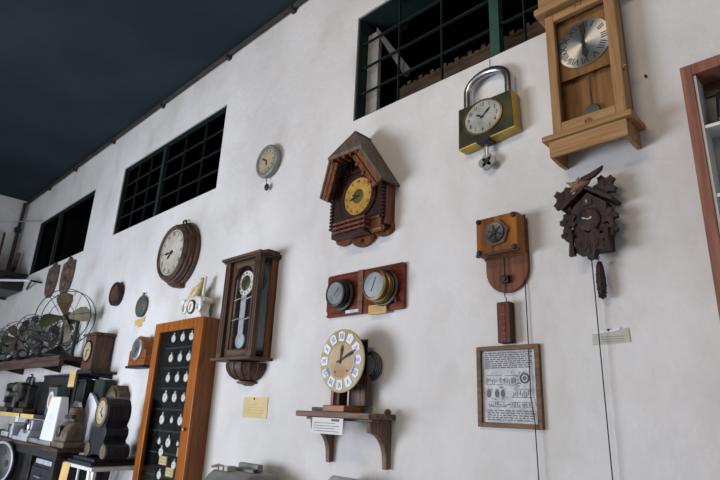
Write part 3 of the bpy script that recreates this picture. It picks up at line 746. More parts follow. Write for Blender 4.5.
# ------------------------------------------------------------------ cuckoo clock
t = thing('cuckoo_clock', (-.806, 0, 2.25), 'dark carved cuckoo clock with leaves, bird and a pine cone weight', 'cuckoo clock')
z = lambda v: v-2.25
G().prism([(-.07, z(2.262)), (.07, z(2.262)), (.078, z(2.455)), (.0, z(2.515)), (-.078, z(2.455))], .001, .07).build('body', 'cuckoo', t, .002)
for sg in (-1, 1):
    p0, p1 = Vector((0, z(2.533))), Vector((sg*.112, z(2.455)))
    d = (p1-p0).normalized(); n = Vector((-d.y, d.x))*.008
    if n.y < 0: n = -n
    G().prism([tuple(p0+n), tuple(p1+n), tuple(p1-n), tuple(p0-n)], .001, .098).build('roof', 'cuckoo', t, .002)
LO = [0]
def leaf(cx, cz, s, ang, o0=.06, o1=.076):
    LO[0] += 1; o1 += .0017*LO[0]; o0 -= .0013*LO[0]
    pts = []
    for k in range(30):
        a = 2*PI*k/30
        r = s*(.55+.50*abs(math.cos(2.5*a))+(.16 if k % 2 else 0))
        pts.append((cx+r*math.cos(a+R(ang)), cz+r*math.sin(a+R(ang))))
    g = G().prism(pts, o0, o1)
    for q in (-40, 0, 40):
        a = R(ang+q); g.stroke(cx, cz, cx+s*.75*math.cos(a), cz+s*.75*math.sin(a), .004, o1, .003)
    return g
for x, zz, s, a in ((-.098, 2.503, .05, 140), (.080, 2.522, .044, 40), (-.09, 2.40, .034, 180), (.085, 2.39, .032, 0), (-.095, 2.345, .026, 190), (.088, 2.335, .024, -10), (0, 2.29, .058, 270), (-.035, 2.30, .032, 230), (.035, 2.30, .032, 310)):
    leaf(x, z(zz), s, a).build('carved_leaf', 'cuckoo', t)
for x in (-.075, .075):
    G().prism([(x-.014, z(2.245)), (x+.014, z(2.245)), (x+.008, z(2.30)), (x+.012, z(2.34)), (x-.012, z(2.34)), (x-.008, z(2.30))], .08, .10).build('carved_leg', 'cuckoo', t, .002)
t.scale = (.94, 1, 1)
b = G().tube([(-.06, .09, z(2.522)), (-.035, .095, z(2.536)), (.0, .1, z(2.545)), (.02, .1, z(2.55)), (.035, .1, z(2.556))], [.006, .015, .02, .014, .005], 12).build('bird', 'birdwood', t, smooth=True)
G().prism([(-.02, z(2.54)), (.0, z(2.566)), (.04, z(2.575)), (.095, z(2.595)), (.088, z(2.578)), (.055, z(2.556)), (.02, z(2.546))], .1, .118).build('wing', 'cuckoo', b, .003)
G().prism([(-.05, z(2.535)), (-.075, z(2.565)), (-.035, z(2.555)), (-.015, z(2.575)), (-.01, z(2.545))], .095, .11).build('far_wing', 'birdwood', b, .003)
G().ball((-.042, .1, z(2.55)), .013, .012, .012, 12).build('bird_head', 'birdwood', b, smooth=True)
dc = (0, z(2.392))
G().lathe([(.05, .07), (.05, .078), (.044, .082), (.0, .08)], (0, 0, dc[1])).build('dial', 'cuckoo', t, smooth=True)
numerals(t, 0, dc[1], .081, .036, .012, 'walnut')
hands(t, 0, dc[1], .084, 70, 290, .036, .006, 'dialcream')
G().prism([(-.018, z(2.455)), (.018, z(2.455)), (.018, z(2.48)), (0, z(2.498)), (-.018, z(2.48))], .07, .076).build('cuckoo_door', 'ink', t)
G().ball((0, .08, z(2.472)), .005, .006, .008, 10).build('cuckoo', 'dialgrey2', t)
g = G()
for k in range(7):
    g.ring((.012, .04, z(2.285)-k*.009), .0045, .0013, 10, 5, 1 if k % 2 else .4, 1)
g.build('weight_chain', 'darkiron', t)
g = G().lathe([(.003, .155), (.010, .15), (.0145, .135), (.018, .1), (.019, .07), (.0155, .035), (.009, .008), (.003, 0)], (.014, .04, z(2.068)), 'z', 14)
g.build('pine_cone_weight', 'cuckoo', t, smooth=True)
g = G()
for k in range(9):
    h = .012+k*.0145; rr = .008+.0095*math.sin(PI*min(1, (h+.02)/.17))
    for q in range(7):
        a = 2*PI*(q+.5*(k % 2))/7; g.ball((.014+rr*math.cos(a), .04+rr*math.sin(a), z(2.068)+h), .0032, .0032, .007, 6)
g.build('cone_scale', 'cuckoo', t)
G().tube([(-.018, .04, z(2.29)), (-.02, .03, z(2.1)), (-.02, .03, z(1.9)), (-.019, .025, z(1.15))], .0024, 6).build('pull_chain', 'ink', t)

# ------------------------------------------------------------------ display cabinet on the right
t = thing('wall_cabinet', (-.40, 0, 1.45), 'open shallow wall cabinet with reddish brown frame at the right edge', 'cabinet')
z = lambda v: v-1.45; W = .95; H = z(2.90)
for x in (0, W-.038): G().box(x, x+.038, .001, .12, 0, H).build('frame_stile', 'cabwood', t, .002)
for q in (0, H-.045): G().box(.038, W-.038, .001, .12, q, q+.045).build('frame_rail', 'cabwood', t, .002)
G().box(.038, .046, .001, .11, .045, H-.045).build('inner_jamb', 'whitemetal', t)
G().box(.046, W-.038, .001, .006, .045, H-.045).build('back_panel', 'loftboard', t)
for zz in (2.645, 2.378, 2.11, 1.84): G().box(.046, W-.038, .006, .105, z(zz)-.012, z(zz)).build('cabinet_shelf', 'whitemetal', t)
for k in range(1): G().box(.05, W-.04, .012, .02, z(2.80), z(2.85)).build('top_slat', 'loftwood', t)
t = thing('adding_machine', (-.315, .052, 2.645), 'black adding machine with key grid on the top shelf of the wall cabinet', 'adding machine')
G().prismx([(-.04, 0), (.045, 0), (.045, .02), (.0, .11), (-.01, .15), (-.04, .15)], 0, .15).build('body', 'black', t, .006)
for r_i in range(5):
    for c_i in range(7):
        h = .028+r_i*.0155; oo = .045-(h-.02)*.5
        G().box(.012+c_i*.018, .024+c_i*.018, oo-.004, oo+.006, h, h+.01).build('key', 'darkiron', t)
G().tube([(.01, -.02, .155), (.14, -.02, .155)], .012, 12).build('paper_roller', 'darkiron', t, smooth=True)

# ------------------------------------------------------------------ left end: upper shelf, fans
t = thing('wall_shelf', (-7.4, 0, 1.9), 'long dark plank wall shelf carrying the old electric fans', 'shelf')
G().box(-2.6, 1.53, .001, .37, .085, .13).build('shelf_board', 'tablewood', t, .004)
G().box(-2.6, 1.53, .32, .36, .03, .085).build('front_rail', 'tablewood', t)
for x in (-2.2, -.9, .5, 1.4): G().prismx([(.001, .01), (.02, .01), (.32, .07), (.32, .085), (.001, .085)], x-.012, x+.012).build('bracket', 'darkiron', t)
SH = 2.03

def make_fan(loc, rz, Rr, bladew, nb, lab, blademat, a0, hub_h, cage=True, rings=3, pitch=18, group='antique electric fans on the long shelf'):
    t = thing('electric_fan', loc, lab, 'fan', group, rz)
    bs = Rr*.48
    G().lathe([(bs, 0), (bs, .012), (bs*.9, .03), (bs*.55, .06), (bs*.35, .075), (bs*.25, .1)], (0, 0, 0), 'z', 28).build('base', 'darkiron', t, smooth=True)
    G().tube([(0, 0, .09), (0, -.02, hub_h-.06)], .018, 10).build('stem', 'darkiron', t)
    G().lathe([(.02, -.17), (.055, -.15), (.065, -.1), (.065, -.06), (.05, -.04), (.02, -.03)], (0, 0, hub_h), 'o', 20).build('motor', 'black', t, smooth=True)
    G().lathe([(.03, -.035), (.03, .01), (.02, .02), (.002, .025)], (0, 0, hub_h), 'o', 16).build('hub', 'darkiron', t, smooth=True)
    for k in range(nb):
        a = R(a0+360*k/nb)
        g = G(); top = []; bot = []
        pl = [(0.10, -.10), (.35, -.26), (.65, -.44), (.88, -.42), (.97, -.2), (.98, .1), (.9, .34), (.65, .36), (.35, .2), (.10, .10)]
        def pt(l, w, dz): 
            l_, w_ = l*Rr*.92, w*Rr*bladew
            o = -w_*math.tan(R(pitch))+dz
            return (l_*math.sin(a)+w_*math.cos(a), -o, hub_h+l_*math.cos(a)-w_*math.sin(a))
        up = [g.bm.verts.new(pt(l, w, .0015)) for l, w in pl]; dn = [g.bm.verts.new(pt(l, w, -.0015)) for l, w in pl]
        g.bm.faces.new(up); g.bm.faces.new(dn[::-1])
        for i in range(len(pl)): g.bm.faces.new((up[i], dn[i], dn[(i+1) % len(pl)], up[(i+1) % len(pl)]))
        g.build('blade', blademat, t)
    if cage:
        g = G()
        g.ring((0, .05, hub_h), Rr, .0045, 40, 6); g.ring((0, -.06, hub_h), Rr*1.0, .0045, 40, 6)
        if rings > 2: g.ring((0, .075, hub_h), Rr*.45, .003, 30, 6)
        for k in range(6):
            a = R(60*k+20); s, c = math.sin(a), math.cos(a)
            g.tube([(Rr*.2*s, .08, hub_h+Rr*.2*c), (Rr*.6*s, .075, hub_h+Rr*.6*c), (Rr*.95*s, .06, hub_h+Rr*.95*c), (Rr*s, 0, hub_h+Rr*c), (Rr*s, -.06, hub_h+Rr*c), (Rr*.3*s, -.1, hub_h+Rr*.3*c)], .003, 6)
        g.build('wire_guard', 'darkiron', t)
    return t
make_fan((-6.12, .31, SH), R(44), .285, .64, 4, 'large antique fan with four broad olive brass blades and thin wire guard', 'olive', -10, .40)
make_fan((-6.6, .17, SH), R(45), .17, .7, 4, 'dark bladed fan half hidden behind the large olive brass fan', 'darkiron', 40, .26)
make_fan((-7.30, .20, SH), R(48), .19, .55, 7, 'dark green grey fan with many narrow petal blades and high hub', 'patina', 10, .33)
make_fan((-8.15, .20, SH), R(48), .21, .6, 6, 'brownish bladed fan near the left end of the shelf', 'bladebrown', 25, .32)
make_fan((-6.98, .25, SH), R(48), .13, .7, 5, 'small dark fan in front between the large fan and the petal bladed fan', 'iron', 25, .19)
make_fan((-7.72, .16, SH), R(48), .17, .6, 6, 'dark fan with a square cage between the petal bladed and brownish fans', 'darkiron', 5, .42)
make_fan((-8.75, .22, SH), R(48), .20, .6, 5, 'last dark fan at the far left end of the shelf', 'patina', 0, .28)
for k, (x, o, lab) in enumerate(((-6.78, .27, 'small black electric motor on the shelf just left of the large fan base'), (-7.48, .30, 'small black electric motor on the shelf in front of the square caged fan'), (-8.42, .28, 'small black electric motor on the shelf beside the brownish fan'))):
    t = thing('electric_motor', (x, o, SH), lab, 'motor', 'small motors among the fans')
    G().box(-.08, .08, -.05, .05, 0, .02).build('base', 'darkiron', t)
    G().lathe([(.03, -.08), (.06, -.07), (.06, .07), (.03, .08)], (0, 0, .08), 'x', 18).build('motor_body', 'black', t, smooth=True)
    G().lathe([(.02, .08), (.02, .12), (.035, .12), (.035, .14)], (0, 0, .08), 'x', 14).build('pulley', 'steel', t)
t = thing('desk_lamp', (-6.35, .1, SH), 'round olive capped lamp standing on the shelf behind the large fan', 'lamp')
G().lathe([(.06, 0), (.06, .015), (.02, .03), (.015, .3), (.02, .42)], (0, 0, 0), 'z', 20).build('stand', 'darkiron', t, smooth=True)
G().lathe([(.02, .42), (.07, .43), (.075, .46), (.06, .50), (.02, .53)], (0, 0, 0), 'z', 24).build('cap', 'olive', t, smooth=True)

# mantel clock on its bracket
t = thing('bracket_shelf', (-5.62, 0, 1.80), 'small black bracket shelf holding a square brown mantel clock', 'shelf')
G().box(-.23, .28, .001, .24, .058, .083).build('shelf_board', 'blackwood', t, .003)
for x in (-.15, .18): G().prismx([(.001, .02), (.02, .02), (.2, .045), (.2, .058), (.001, .058)], x-.01, x+.01).build('bracket', 'darkiron', t)
t = thing('mantel_clock', (-5.64, 0, 1.883), 'square brown wooden mantel clock on the black bracket shelf', 'clock')
G().box(-.125, .125, .015, .19, .02, .34).build('case', 'walnut', t, .004)
G().box(-.145, .145, .01, .21, 0, .02).build('base', 'walnutx', t, .003)
G().box(-.15, .15, .005, .215, .34, .36).box(-.12, .12, .02, .19, .36, .372).build('top', 'walnutx', t, .004)
disc(t, 'dial', -.01, .19, .19, .198, .095, 'dialbeige'); hands(t, -.01, .19, .199, 60, 190, .08, .01)
G().ring((-.01, .198, .19), .098, .008, 30, 6).build('bezel', 'darkx', t, smooth=True)

# black cabinet, projector and tin below the shelf
t = thing('lower_shelf', (-7.1, 0, 1.40), 'lower black shelf with yellow strips along its front edge', 'shelf')
G().box(-2.4, 1.32, .001, .30, .02, .06).build('shelf_board', 'blackwood', t)
for a, b in ((-.95, .13), (.18, .62)): G().box(a, b, .30, .306, .018, .058).build('edge_strip', 'stripyellow', t)
G().box(.06, .16, .306, .312, -.03, .03).build('price_tag', 'white', t)
for x in (-2.3, 1.25): G().box(x-.02, x+.02, .02, .06, -.17, .02).build('post', 'black', t)
t = thing('equipment_case', (-6.42, 0, 1.46), 'large black equipment case on the lower shelf beneath the fans', 'case')
G().box(-.50, .50, .02, .15, 0, .39).build('box', 'black', t, .006)
G().box(-.51, .51, .015, .155, .39, .41).build('lid', 'blackwood', t, .004)
G().tube([(-.1, .155, .30), (-.1, .175, .29), (.1, .175, .29), (.1, .155, .30)], .008).build('handle', 'darkiron', t)
t = thing('equipment_case', (-5.6, 0, 1.23), 'tall black box standing below the black bracket shelf and the mantel clock', 'case')
G().box(-.13, .07, .02, .20, 0, .56).build('box', 'black', t, .006)
G().box(-.03, .05, .20, .205, .3, .32).build('latch', 'darkiron', t)
G().box(-.135, .075, .015, .205, .56, .577).build('lid', 'blackwood', t, .004)
tag(G().box(-5.51, -5.28, .02, .13, 1.23, 1.81).build('cloth_bound_box', 'bottlegreen', None, .02), 'dark green cloth covered box under the right end of the black bracket shelf', 'box')
t = thing('yellow_tag', (-5.755, .2445, 1.80), 'yellow paper tag hanging in front of the black boxes left of the mantel clock', 'tag')
G().box(-.09, .065, -.004, .003, -.065, .085).build('card', 'orangecard', t)
g = G()
for k in range(4): g.quad(-.06, .04, .003, -.03+k*.025, -.026+k*.025)
g.build('writing', 'brownink', t)
t = thing('equipment_case', (-7.75, 0, 1.46), 'low black filler case added to darken the wall behind the projector and sewing machine', 'case')  # black box added to give the machines a dark background
G().box(-.75, .79, .02, .085, 0, .33).build('box', 'black', t, .006)
G().box(-.76, .80, .015, .09, .33, .345).build('lid', 'blackwood', t, .004)
t = thing('film_projector', (-7.15, .19, 1.46), 'dark grey film projector with round lamp housing and knob beneath the plank shelf', 'projector')
G().box(-.16, .2, -.03, .10, 0, .05).build('base', 'leather', t, .006)
G().box(-.1, .16, -.02, .07, .05, .30).build('body', 'darkiron', t, .015)
G().lathe([(.1, .07), (.105, .09), (.1, .12), (.06, .125)], (.0, 0, .22), 'o', 28).build('reel_cover', 'iron', t, smooth=True)
G().lathe([(.03, .12), (.03, .2), (.036, .21), (.03, .23)], (-.04, 0, .2), 'o', 20).build('lens', 'steel', t, smooth=True)
G().lathe([(.04, .30), (.045, .32), (.045, .36), (.035, .39)], (-.02, .02, 0), 'z', 24).build('lamp_housing', 'black', t, smooth=True)
G().ball((-.02, .02, .405), .022).build('knob', 'steel', t, smooth=True)
G().tube([(.05, .02, .30), (.1, .03, .38), (.14, .03, .37)], .014).build('crank', 'steel', t)
g = G()
for k in range(5): g.box(.11+k*.001, .165, -.015+k*.016, -.006+k*.016, .1, .28)
g.build('cooling_fin', 'iron', t)
t = thing('sewing_machine', (-7.72, .195, 1.46), 'grey and black sewing machine at the far left of the lower shelf', 'sewing machine')
G().box(-.25, .25, -.1, .12, 0, .05).build('base', 'iron', t, .008)
G().tube([(.18, .02, .05), (.19, .02, .2), (.16, .02, .28), (.05, .02, .30), (-.14, .02, .29)], [.05, .045, .045, .04, .035], 14).build('arm', 'black', t, smooth=True)
G().box(-.19, -.12, -.02, .06, .1, .32).build('head', 'black', t, .01)
G().lathe([(.07, .22), (.075, .23), (.075, .25), (.03, .26)], (0, .02, .26), 'x', 24).build('hand_wheel', 'steel', t, smooth=True)
t = thing('tin_box', (-6.10, .22, 1.46), 'small grey tin with a faded orange and white round label', 'tin')
G().box(-.12, .12, -.055, .07, 0, .25).build('tin_body', 'tin', t, .008)
G().box(-.123, .123, -.058, .073, .25, .27).build('lid', 'tin', t, .004)
G().lathe([(.085, .07), (.085, .073)], (-.01, 0, .145), n=32, sx=.9).build('label_ground', 'white', t)
G().lathe([(.06, .073), (.06, .075)], (-.015, 0, .145), n=32, sx=.75).build('label_print', 'orange', t)

# ------------------------------------------------------------------ work table with instruments
t = thing('work_table', (-6.2, 0, .4), 'long dark wooden work table along the wall at lower left', 'table')
G().box(-2.3, 1.16, .02, .50, .80, .83).build('tabletop', 'tablewood', t, .004)
G().box(-2.3, 1.16, .46, .495, .74, .80).build('apron', 'black', t)
for x in (-2.25, -.30, 1.1):
    for o in (.06, .46): G().box(x-.028, x+.028, o-.028, o+.028, -.4, .80).build('leg', 'black', t)
TT = 1.23
t = thing('measuring_machine', (-6.12, .40, TT), 'silver painted measuring instrument with round head on the dark work table', 'instrument')
G().box(-.28, .17, -.06, .08, 0, .035).build('base', 'silver', t, .006)
G().prismx([(-.06, .035), (.08, .035), (.06, .10), (-.04, .10)], -.12, .17).build('housing', 'silver', t, .005)
G().box(-.10, .14, -.05, .05, .10, .19).build('head', 'silver', t, .01)
G().lathe([(.065, .05), (.07, .065), (.06, .075), (.04, .07)], (.05, 0, .13), 'o', 28).build('dial_ring', 'chrome', t, smooth=True)
G().lathe([(.03, .07), (.03, .08)], (.05, 0, .13), 'o', 20).build('dial_centre', 'darkiron', t)
G().tube([(-.1, .02, .14), (-.42, .02, .13)], .018, 12).build('spindle', 'chrome', t, smooth=True)
G().box(-.46, -.40, -.04, .06, 0, .15).build('tailstock', 'silver', t, .008)
t = thing('small_lathe_block', (-6.85, .36, TT), 'small pale metal clamp block at the far left of the work table', 'clamp')
G().box(-.12, .12, -.06, .08, 0, .05).build('base', 'silver', t, .006); G().box(-.1, -.03, -.05, .05, .05, .12).box(.04, .1, -.05, .05, .05, .10).build('jaw', 'steel', t, .005)
G().tube([(-.14, 0, .09), (.16, 0, .09)], .012).build('screw', 'chrome', t)
tag(G().box(-5.94, -5.72, .33, .46, TT, TT+.04).build('metal_tray', 'greymetal', None, .008), 'flat grey metal tray left of the white tapering stand on the work table', 'tray')
t = thing('white_stand', (-5.53, .39, TT), 'tall tapering white folded panel stand on the work table', 'stand')
def taper(g, xb, xt, ob, ot, z0, z1):
    p = []
    for (x, o, zz) in ((xb[0], ob[0], z0), (xb[1], ob[0], z0), (xb[1], ob[1], z0), (xb[0], ob[1], z0), (xt[0], ot[0], z1), (xt[1], ot[0], z1), (xt[1], ot[1], z1), (xt[0], ot[1], z1)):
        p.append(g.bm.verts.new((x, -o, zz)))
    for f in ((0, 3, 2, 1), (4, 5, 6, 7), (0, 1, 5, 4), (1, 2, 6, 5), (2, 3, 7, 6), (3, 0, 4, 7)): g.bm.faces.new([p[i] for i in f])
    return g
taper(G(), (-.17, .16), (-.13, .12), (-.07, .06), (-.03, .04), .035, .41).build('panel', 'white', t, .012)
G().box(-.18, .17, -.075, .07, .0, .035).build('foot', 'greymetal', t, .004)
t = thing('leaning_board', (-5.50, .25, TT), 'white pointed board standing behind the rusty casting', 'board')
G().prism([(-.14, 0), (.14, 0), (.13, .30), (.06, .37), (-.04, .38), (-.12, .30)], -.015, .015).build('panel', 'white', t, .004)
t = thing('leaning_board', (-5.36, .16, TT), 'tallest white pointed board, in front of the green cloth covered box', 'board')
G().prism([(-.16, 0), (.18, 0), (.14, .33), (.08, .38), (.0, .43), (-.08, .46), (-.13, .38)], -.015, .015).build('panel', 'white', t, .004)
t = thing('rusty_casting', (-5.19, .36, TT), 'grey brown rusty cast machine part standing before the white boards', 'casting')
G().box(-.15, .14, -.08, .10, 0, .05).build('base', 'rust', t, .01)
G().prismx([(-.06, .05), (.09, .05), (.085, .13), (.04, .2), (-.03, .22), (-.06, .15)], -.13, .12).build('body', 'rust', t, .015)
G().box(-.04, .10, -.05, .04, .21, .28).build('neck', 'rust', t, .012)
G().lathe([(.045, .04), (.045, .10), (.03, .105)], (-.04, 0, .13), 'o', 20).build('boss', 'iron', t, smooth=True)
G().tube([(-.10, .03, .245), (.13, .05, .25)], .018, 10).build('shaft', 'iron', t, smooth=True)
G().lathe([(.055, .28), (.06, .29), (.055, .32), (.03, .33)], (.03, 0, 0), 'z', 20).build('cap', 'rust', t, smooth=True)

# under the table
t = thing('film_reel', (-6.28, .52, .84), 'dark round reel with pale rim leaning under the work table at lower left', 'reel', rz=R(20))
G().lathe([(.17, 0), (.19, .01), (.19, .05), (.17, .06)], (0, 0, .19), 'o', 36).build('reel_disc', 'black', t, smooth=True)
G().ring((0, .06, .19), .178, .012, 36, 6).build('rim', 'silver', t, smooth=True)
for k in range(5): G().lathe([(.03, .06), (.03, .064)], (.1*math.cos(R(72*k)), 0, .19+.1*math.sin(R(72*k))), 'o', 14).build('reel_hole', 'darkiron', t)
t = thing('tool_chest', (-5.52, .05, .55), 'black tool chest with drawers beneath the work table', 'chest')
G().box(-.32, .42, 0, .36, 0, .52).build('body', 'black', t, .006)
for k in range(3):
    dr = G().box(-.29, .39, .36, .375, .03+k*.16, .17+k*.16).build('drawer', 'blackwood', t, .004)
    G().tube([(-.1, .375, .1+k*.16), (-.1, .4, .1+k*.16), (.06, .4, .1+k*.16), (.06, .375, .1+k*.16)], .008).build('handle', 'steel', dr)
G().box(-.2, .2, .2, .38, .52, .56).build('upper_tray', 'silver', t, .004)
struct('trim_3', G().box(-8.4, -5.06, .02, .64, 0, .55).box(-6.6, -6.0, .43, .64, .55, .84), 'floor')
tag(G().box(-6.75, -5.90, .05, .42, .55, 1.13).build('dark_filler_crate', 'darkiron', None, .006), 'dark filler crate added behind the round reel to darken the gap under the table', 'crate')  # box added only to darken the pale gap between reel and chest

# white trolley and roll clock
t = thing('trolley', (-4.70, 0, 0), 'white metal trolley table beside the pocket watch cabinet', 'trolley')
G().box(-.285, .285, .02, .45, 1.115, 1.142).build('top', 'whitemetal', t, .008)
for x, o in ((-.26, .43), (.21, .43), (-.26, .05), (.21, .05)):
    s = 1 if x > 0 else -1
    G().tube([(x, o, 1.116), (x+s*.03, o, 1.0), (x+s*.06, o, .85), (x+s*.065, o, .0)], .013).build('leg', 'whitemetal', t)
G().tube([(-.2, .44, 1.116), (-.21, .44, .6)], .009).tube([(.02, .44, 1.116), (.02, .44, .6)], .009).build('stay', 'whitemetal', t)
G().box(-.33, .285, .04, .44, .58, .6).build('lower_tray', 'whitemetal', t)
G().box(.15, .27, .40, .425, .75, 1.114).build('drawer_front', 'whitemetal', t, .004)
c = thing('yellow_tag', (-4.925, .452, 1.135), 'long yellow paper tag hanging from the front edge of the white trolley', 'tag')
G().hexa([(-.06, 0, .0), (.10, 0, 0), (.06, -.0, -.22), (-.10, -.0, -.22), (-.06, -.003, .0), (.10, -.003, 0), (.06, -.003, -.22), (-.10, -.003, -.22)]).build('card', 'orangecard', c)
t = thing('plinth_slab', (-4.74, .25, 1.142), 'flat dark wooden slab lying on the white trolley', 'slab')
G().box(-.24, .24, -.19, .18, 0, .025).box(-.20, .22, -.17, .15, .025, .05).build('slab', 'blackwood', t, .004)
t = thing('mantel_clock', (-4.65, .25, 1.186), 'black drum mantel clock on two rolls with a brass dial', 'clock')
out = []
def arc(cx_, cz_, r, a0, a1, n=10): return [(cx_+r*math.cos(R(a0+(a1-a0)*k/n)), cz_+r*math.sin(R(a0+(a1-a0)*k/n))) for k in range(n+1)]
out = arc(0.015, .345, .118, -45, 225, 20) + [(-.075, .245), (-.12, .225), (-.13, .18), (-.105, .135), (-.125, .115)] + arc(-.155, .06, .058, 80, 270, 10) + [(-.05, .03), (.05, .03)] + arc(.155, .06, .058, -90, 100, 10) + [(.11, .135), (.14, .18), (.135, .225), (.095, .25)]
G().prism(out, -.08, .10).build('body', 'blackwood', t, .004)
for x in (-.155, .155): G().lathe([(.052, .10), (.052, .108), (.02, .106)], (x, 0, .06), n=24).build('roll_end', 'rust', t, smooth=True)
G().lathe([(.112, .10), (.112, .114), (.094, .12), (.09, .11)], (.015, 0, .345)).build('bezel', 'rust', t, smooth=True)
disc(t, 'dial', .015, .345, .10, .114, .09, 'dialochre'); G().lathe([(.05, .114), (.05, .1145)], (.015, 0, .345)).build('dial_centre', 'dialcream', t)
hands(t, .015, .345, .115, 20, 130, .08, .009)
t = thing('octagonal_clock', (-5.12, 0, 1.62), 'octagonal brown wooden clock on the wall behind the black drum clock', 'clock')
G().prism([(.16*math.cos(R(45*k+22.5)), .15*math.sin(R(45*k+22.5))) for k in range(8)], .001, .10).build('case', 'walnut', t, .006)
G().lathe([(.11, .10), (.11, .115), (.09, .12), (.085, .11)], (0, 0, 0)).build('bezel', 'brass', t, smooth=True)
disc(t, 'dial', 0, 0, .1, .112, .086, 'patina'); hands(t, 0, 0, .113, 200, 40, .07, .008)

# ------------------------------------------------------------------ bottom edge machines on a wall ledge
struct('trim_4', G().box(-3.45, -1.4, .001, .62, .98, 1.04), 'plaster')
t = thing('typewriter', (-2.89, .24, 1.03), 'grey enamel typewriter standing against the wall beneath the yellowed note', 'typewriter')
G().prismx([(-.2, 0), (.3, 0), (.3, .07), (.12, .14), (.02, .225), (-.16, .225), (-.2, .18)], -.20, .20).build('body', 'greymetal', t, .02)
G().tube([(-.15, -.06, .228), (.12, -.06, .228)], .014, 16).build('platen', 'galv', t, smooth=True)
G().box(-.10, .10, -.13, -.09, .225, .265).build('paper_rest', 'galv', t, .006)
G().lathe([(.018, 0), (.018, .015), (.012, .02)], (.12, -.06, .228), 'x', 16).build('platen_knob', 'black', t, smooth=True)
G().tube([(-.1, -.02, .235), (-.13, .03, .25), (-.14, .07, .24)], .008).build('carriage_lever', 'dialcream', t)
g = G()
for k in range(3): g.box(-.15+k*.05, -.115+k*.05, -.02, .04, .225, .24+.006*k)
g.build('type_guide', 'dialcream', t, .003)
G().lathe([(.055, 0), (.06, .006), (.04, .012)], (.20, .02, .13), 'x', 20, 1.2, .8).build('side_plate', 'black', t, smooth=True)
g = G()
for r_i in range(3):
    for c_i in range(9): g.lathe([(.012, 0), (.012, .012)], (-.17+c_i*.04+.01*r_i, .17+r_i*.045, .125-r_i*.022), 'z', 10)
g.build('keys', 'black', t)['kind'] = 'stuff'
t = thing('adding_machine', (-2.05, .16, 1.04), 'silver grey adding machine just below the bracket shelf', 'adding machine')
G().prismx([(-.1, 0), (.14, 0), (.14, .10), (.07, .21), (.0, .265), (-.1, .25)], -.11, .06).build('body', 'silver', t, .012)
G().prismx([(-.1, 0), (.13, 0), (.13, .10), (.05, .22), (-.1, .24)], .06, .085).build('side_cover', 'darkiron', t, .006)
G().box(-.18, -.11, -.05, .09, .0, .205).build('crank_housing', 'darkiron', t, .012)
G().box(-.02, .03, .08, .11, .15, .17).build('key_strip', 'chrome', t)

# ------------------------------------------------------------------ corner clutter on the end wall
t = thing('iron_pole', (XL+.06, .09, 3.382), 'dark iron pole standing in the far corner up to the ceiling', 'pole')
G().tube([(0, 0, 0), (-.01, -.02, ZC-3.382-.05)], .028, 10).build('pole', 'pipe', t)
G().lathe([(.03, 0), (.05, .02), (.05, .08), (.03, .1)], (0, 0, .82), 'z', 14).build('collar', 'darkiron', t)
t = thing('tool_rack', (XL, .02, 3.05), 'dark wooden tool rack fixed on the far end wall in the corner', 'rack')
G().box(.001, .98, .0, 1.3, .27, .33).build('rack_board', 'black', t, .004)
G().box(.05, .86, .02, .28, .08, .27).build('rack_bin', 'black', t, .01)
G().box(.001, .04, .0, 1.3, .05, .45).build('back_board', 'darkx', t, .004)
G().box(.02, .05, .3, .36, -1.0, .25).build('post', 'black', t)
def rod(x, o, z0, dx, do, h, r, mat, lab, name='wooden_rod'):
    tag(G().tube([(x, o, z0), (x+dx, o+do, z0+h)], r, 8).build(name, mat), lab, 'rod', 'rods standing in the corner rack')
rod(XL+.36, .10, 3.382, .10, -.02, .42, .035, 'shelfwoodz', 'short thick brown wooden rod leaning in the corner rack, nearest the window')
rod(XL+.2, .28, 3.385, -.02, .0, .75, .018, 'walnut', 'thin brown rod in the corner rack left of the iron pole')
rod(XL+.10, .46, 3.385, -.02, .02, .95, .014, 'darkiron', 'tall thin dark rod in the corner rack at the left edge of the picture')
rod(XL+.55, .16, 3.385, .03, -.02, .16, .05, 'darkiron', 'stubby dark iron rod standing in the corner rack, closest to the white tube end')
rod(XL+.30, .36, 3.385, -.04, .02, .22, .045, 'tablewood', 'short thick dark rod in the corner rack beneath the hanging chain')
t = thing('hanging_chain', (XL+.06, .36, 3.42), 'rusty chain hanging from a thin wire above the corner rack', 'chain')
g = G()
for k in range(13): g.ring((0, 0, .05+k*.055), .03, .008, 12, 5, 1 if k % 2 else .35, 1.1)
g.build('chain_link', 'rust', t)
G().tube([(0, 0, .74), (.0, .0, .80)], .006, 6).build('hook', 'darkiron', t)
tag(G().tube([(XL+.002, .9, 4.2), (-9.7, .45, 4.215), (-9.05, .004, 4.22)], .008, 6).build('tension_wire', 'steel'), 'thin pale wire stretched from the end wall to the far left window', 'wire')
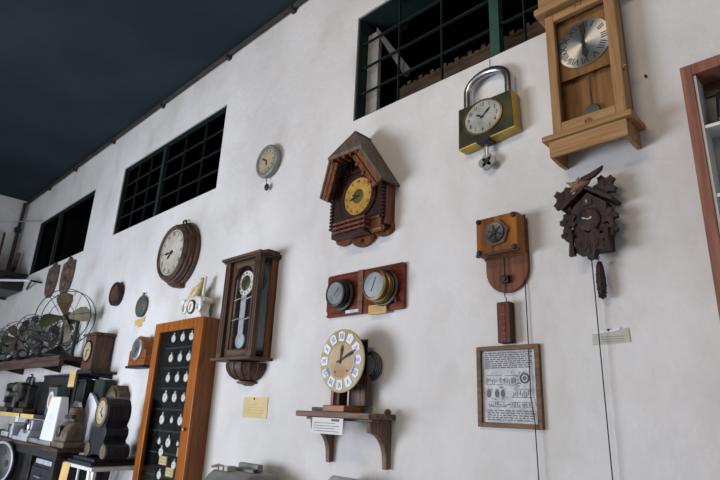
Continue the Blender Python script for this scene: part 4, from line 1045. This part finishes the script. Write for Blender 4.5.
t = thing('white_tube', (XL+.001, .62, 3.31), 'white tube running across the corner in front of the tool rack', 'tube')
G().tube([(0, .05, .0), (1.62, -.50, -.13)], .018, 10).build('tube', 'white', t)
G().tube([(1.12, -.60, -.17), (1.62, -.51, -.13), (1.76, -.60, -.16)], .014, 8).build('hook_arm', 'darkiron', t)

# ------------------------------------------------------------------ camera
cam = bpy.data.cameras.new('camera'); co = bpy.data.objects.new('camera', cam); C.objects.link(co)
def rodr(w):
    v = Vector(w); return Matrix.Rotation(v.length, 3, v.normalized())
m = rodr((-.309801113, .768874161, -.0799470986))
right = Vector((m[0][0], m[0][2], -m[0][1])); up = -Vector((m[1][0], m[1][2], -m[1][1])); back = -Vector((m[2][0], m[2][2], -m[2][1]))
mw = Matrix((right, up, back)).transposed().to_4x4(); mw.translation = (0, -2.2, 1.6)
co.matrix_world = mw
cam.sensor_width = 36; cam.lens = 545.42/720*36; cam.clip_start = .05
bpy.context.scene.camera = co

# ------------------------------------------------------------------ light: overcast daylight through the open front of the hall
wd = bpy.data.worlds.new('world'); bpy.context.scene.world = wd; wd.use_nodes = True
bg = wd.node_tree.nodes['Background']; bg.inputs[0].default_value = (.84, .92, 1, 1); bg.inputs[1].default_value = .55
def area(name, loc, target, sx, sy, power, col):
    l = bpy.data.lights.new(name, 'AREA'); l.shape = 'RECTANGLE'; l.size = sx; l.size_y = sy; l.energy = power; l.color = col
    o = bpy.data.objects.new(name, l); C.objects.link(o); o.location = loc
    o.rotation_euler = (Vector(target)-Vector(loc)).to_track_quat('-Z', 'Y').to_euler(); return o
area('doorway_daylight', (-5.7, -5.2, 1.15), (-3.6, 0, .1), 3.2, 2.0, 355, (.82, .89, 1))
area('added_warm_fill', (-1.2, -4.4, 4.5), (-.9, 0, 2.9), 1.8, .5, 64, (1, .80, .60))  # unseen lamp, added to warm the upper part of the wall
sc = bpy.context.scene
sc.view_settings.view_transform = 'Standard'; sc.view_settings.look = 'None'; sc.view_settings.gamma = 1; sc.view_settings.use_curve_mapping = False
sc.view_settings.exposure = -.13
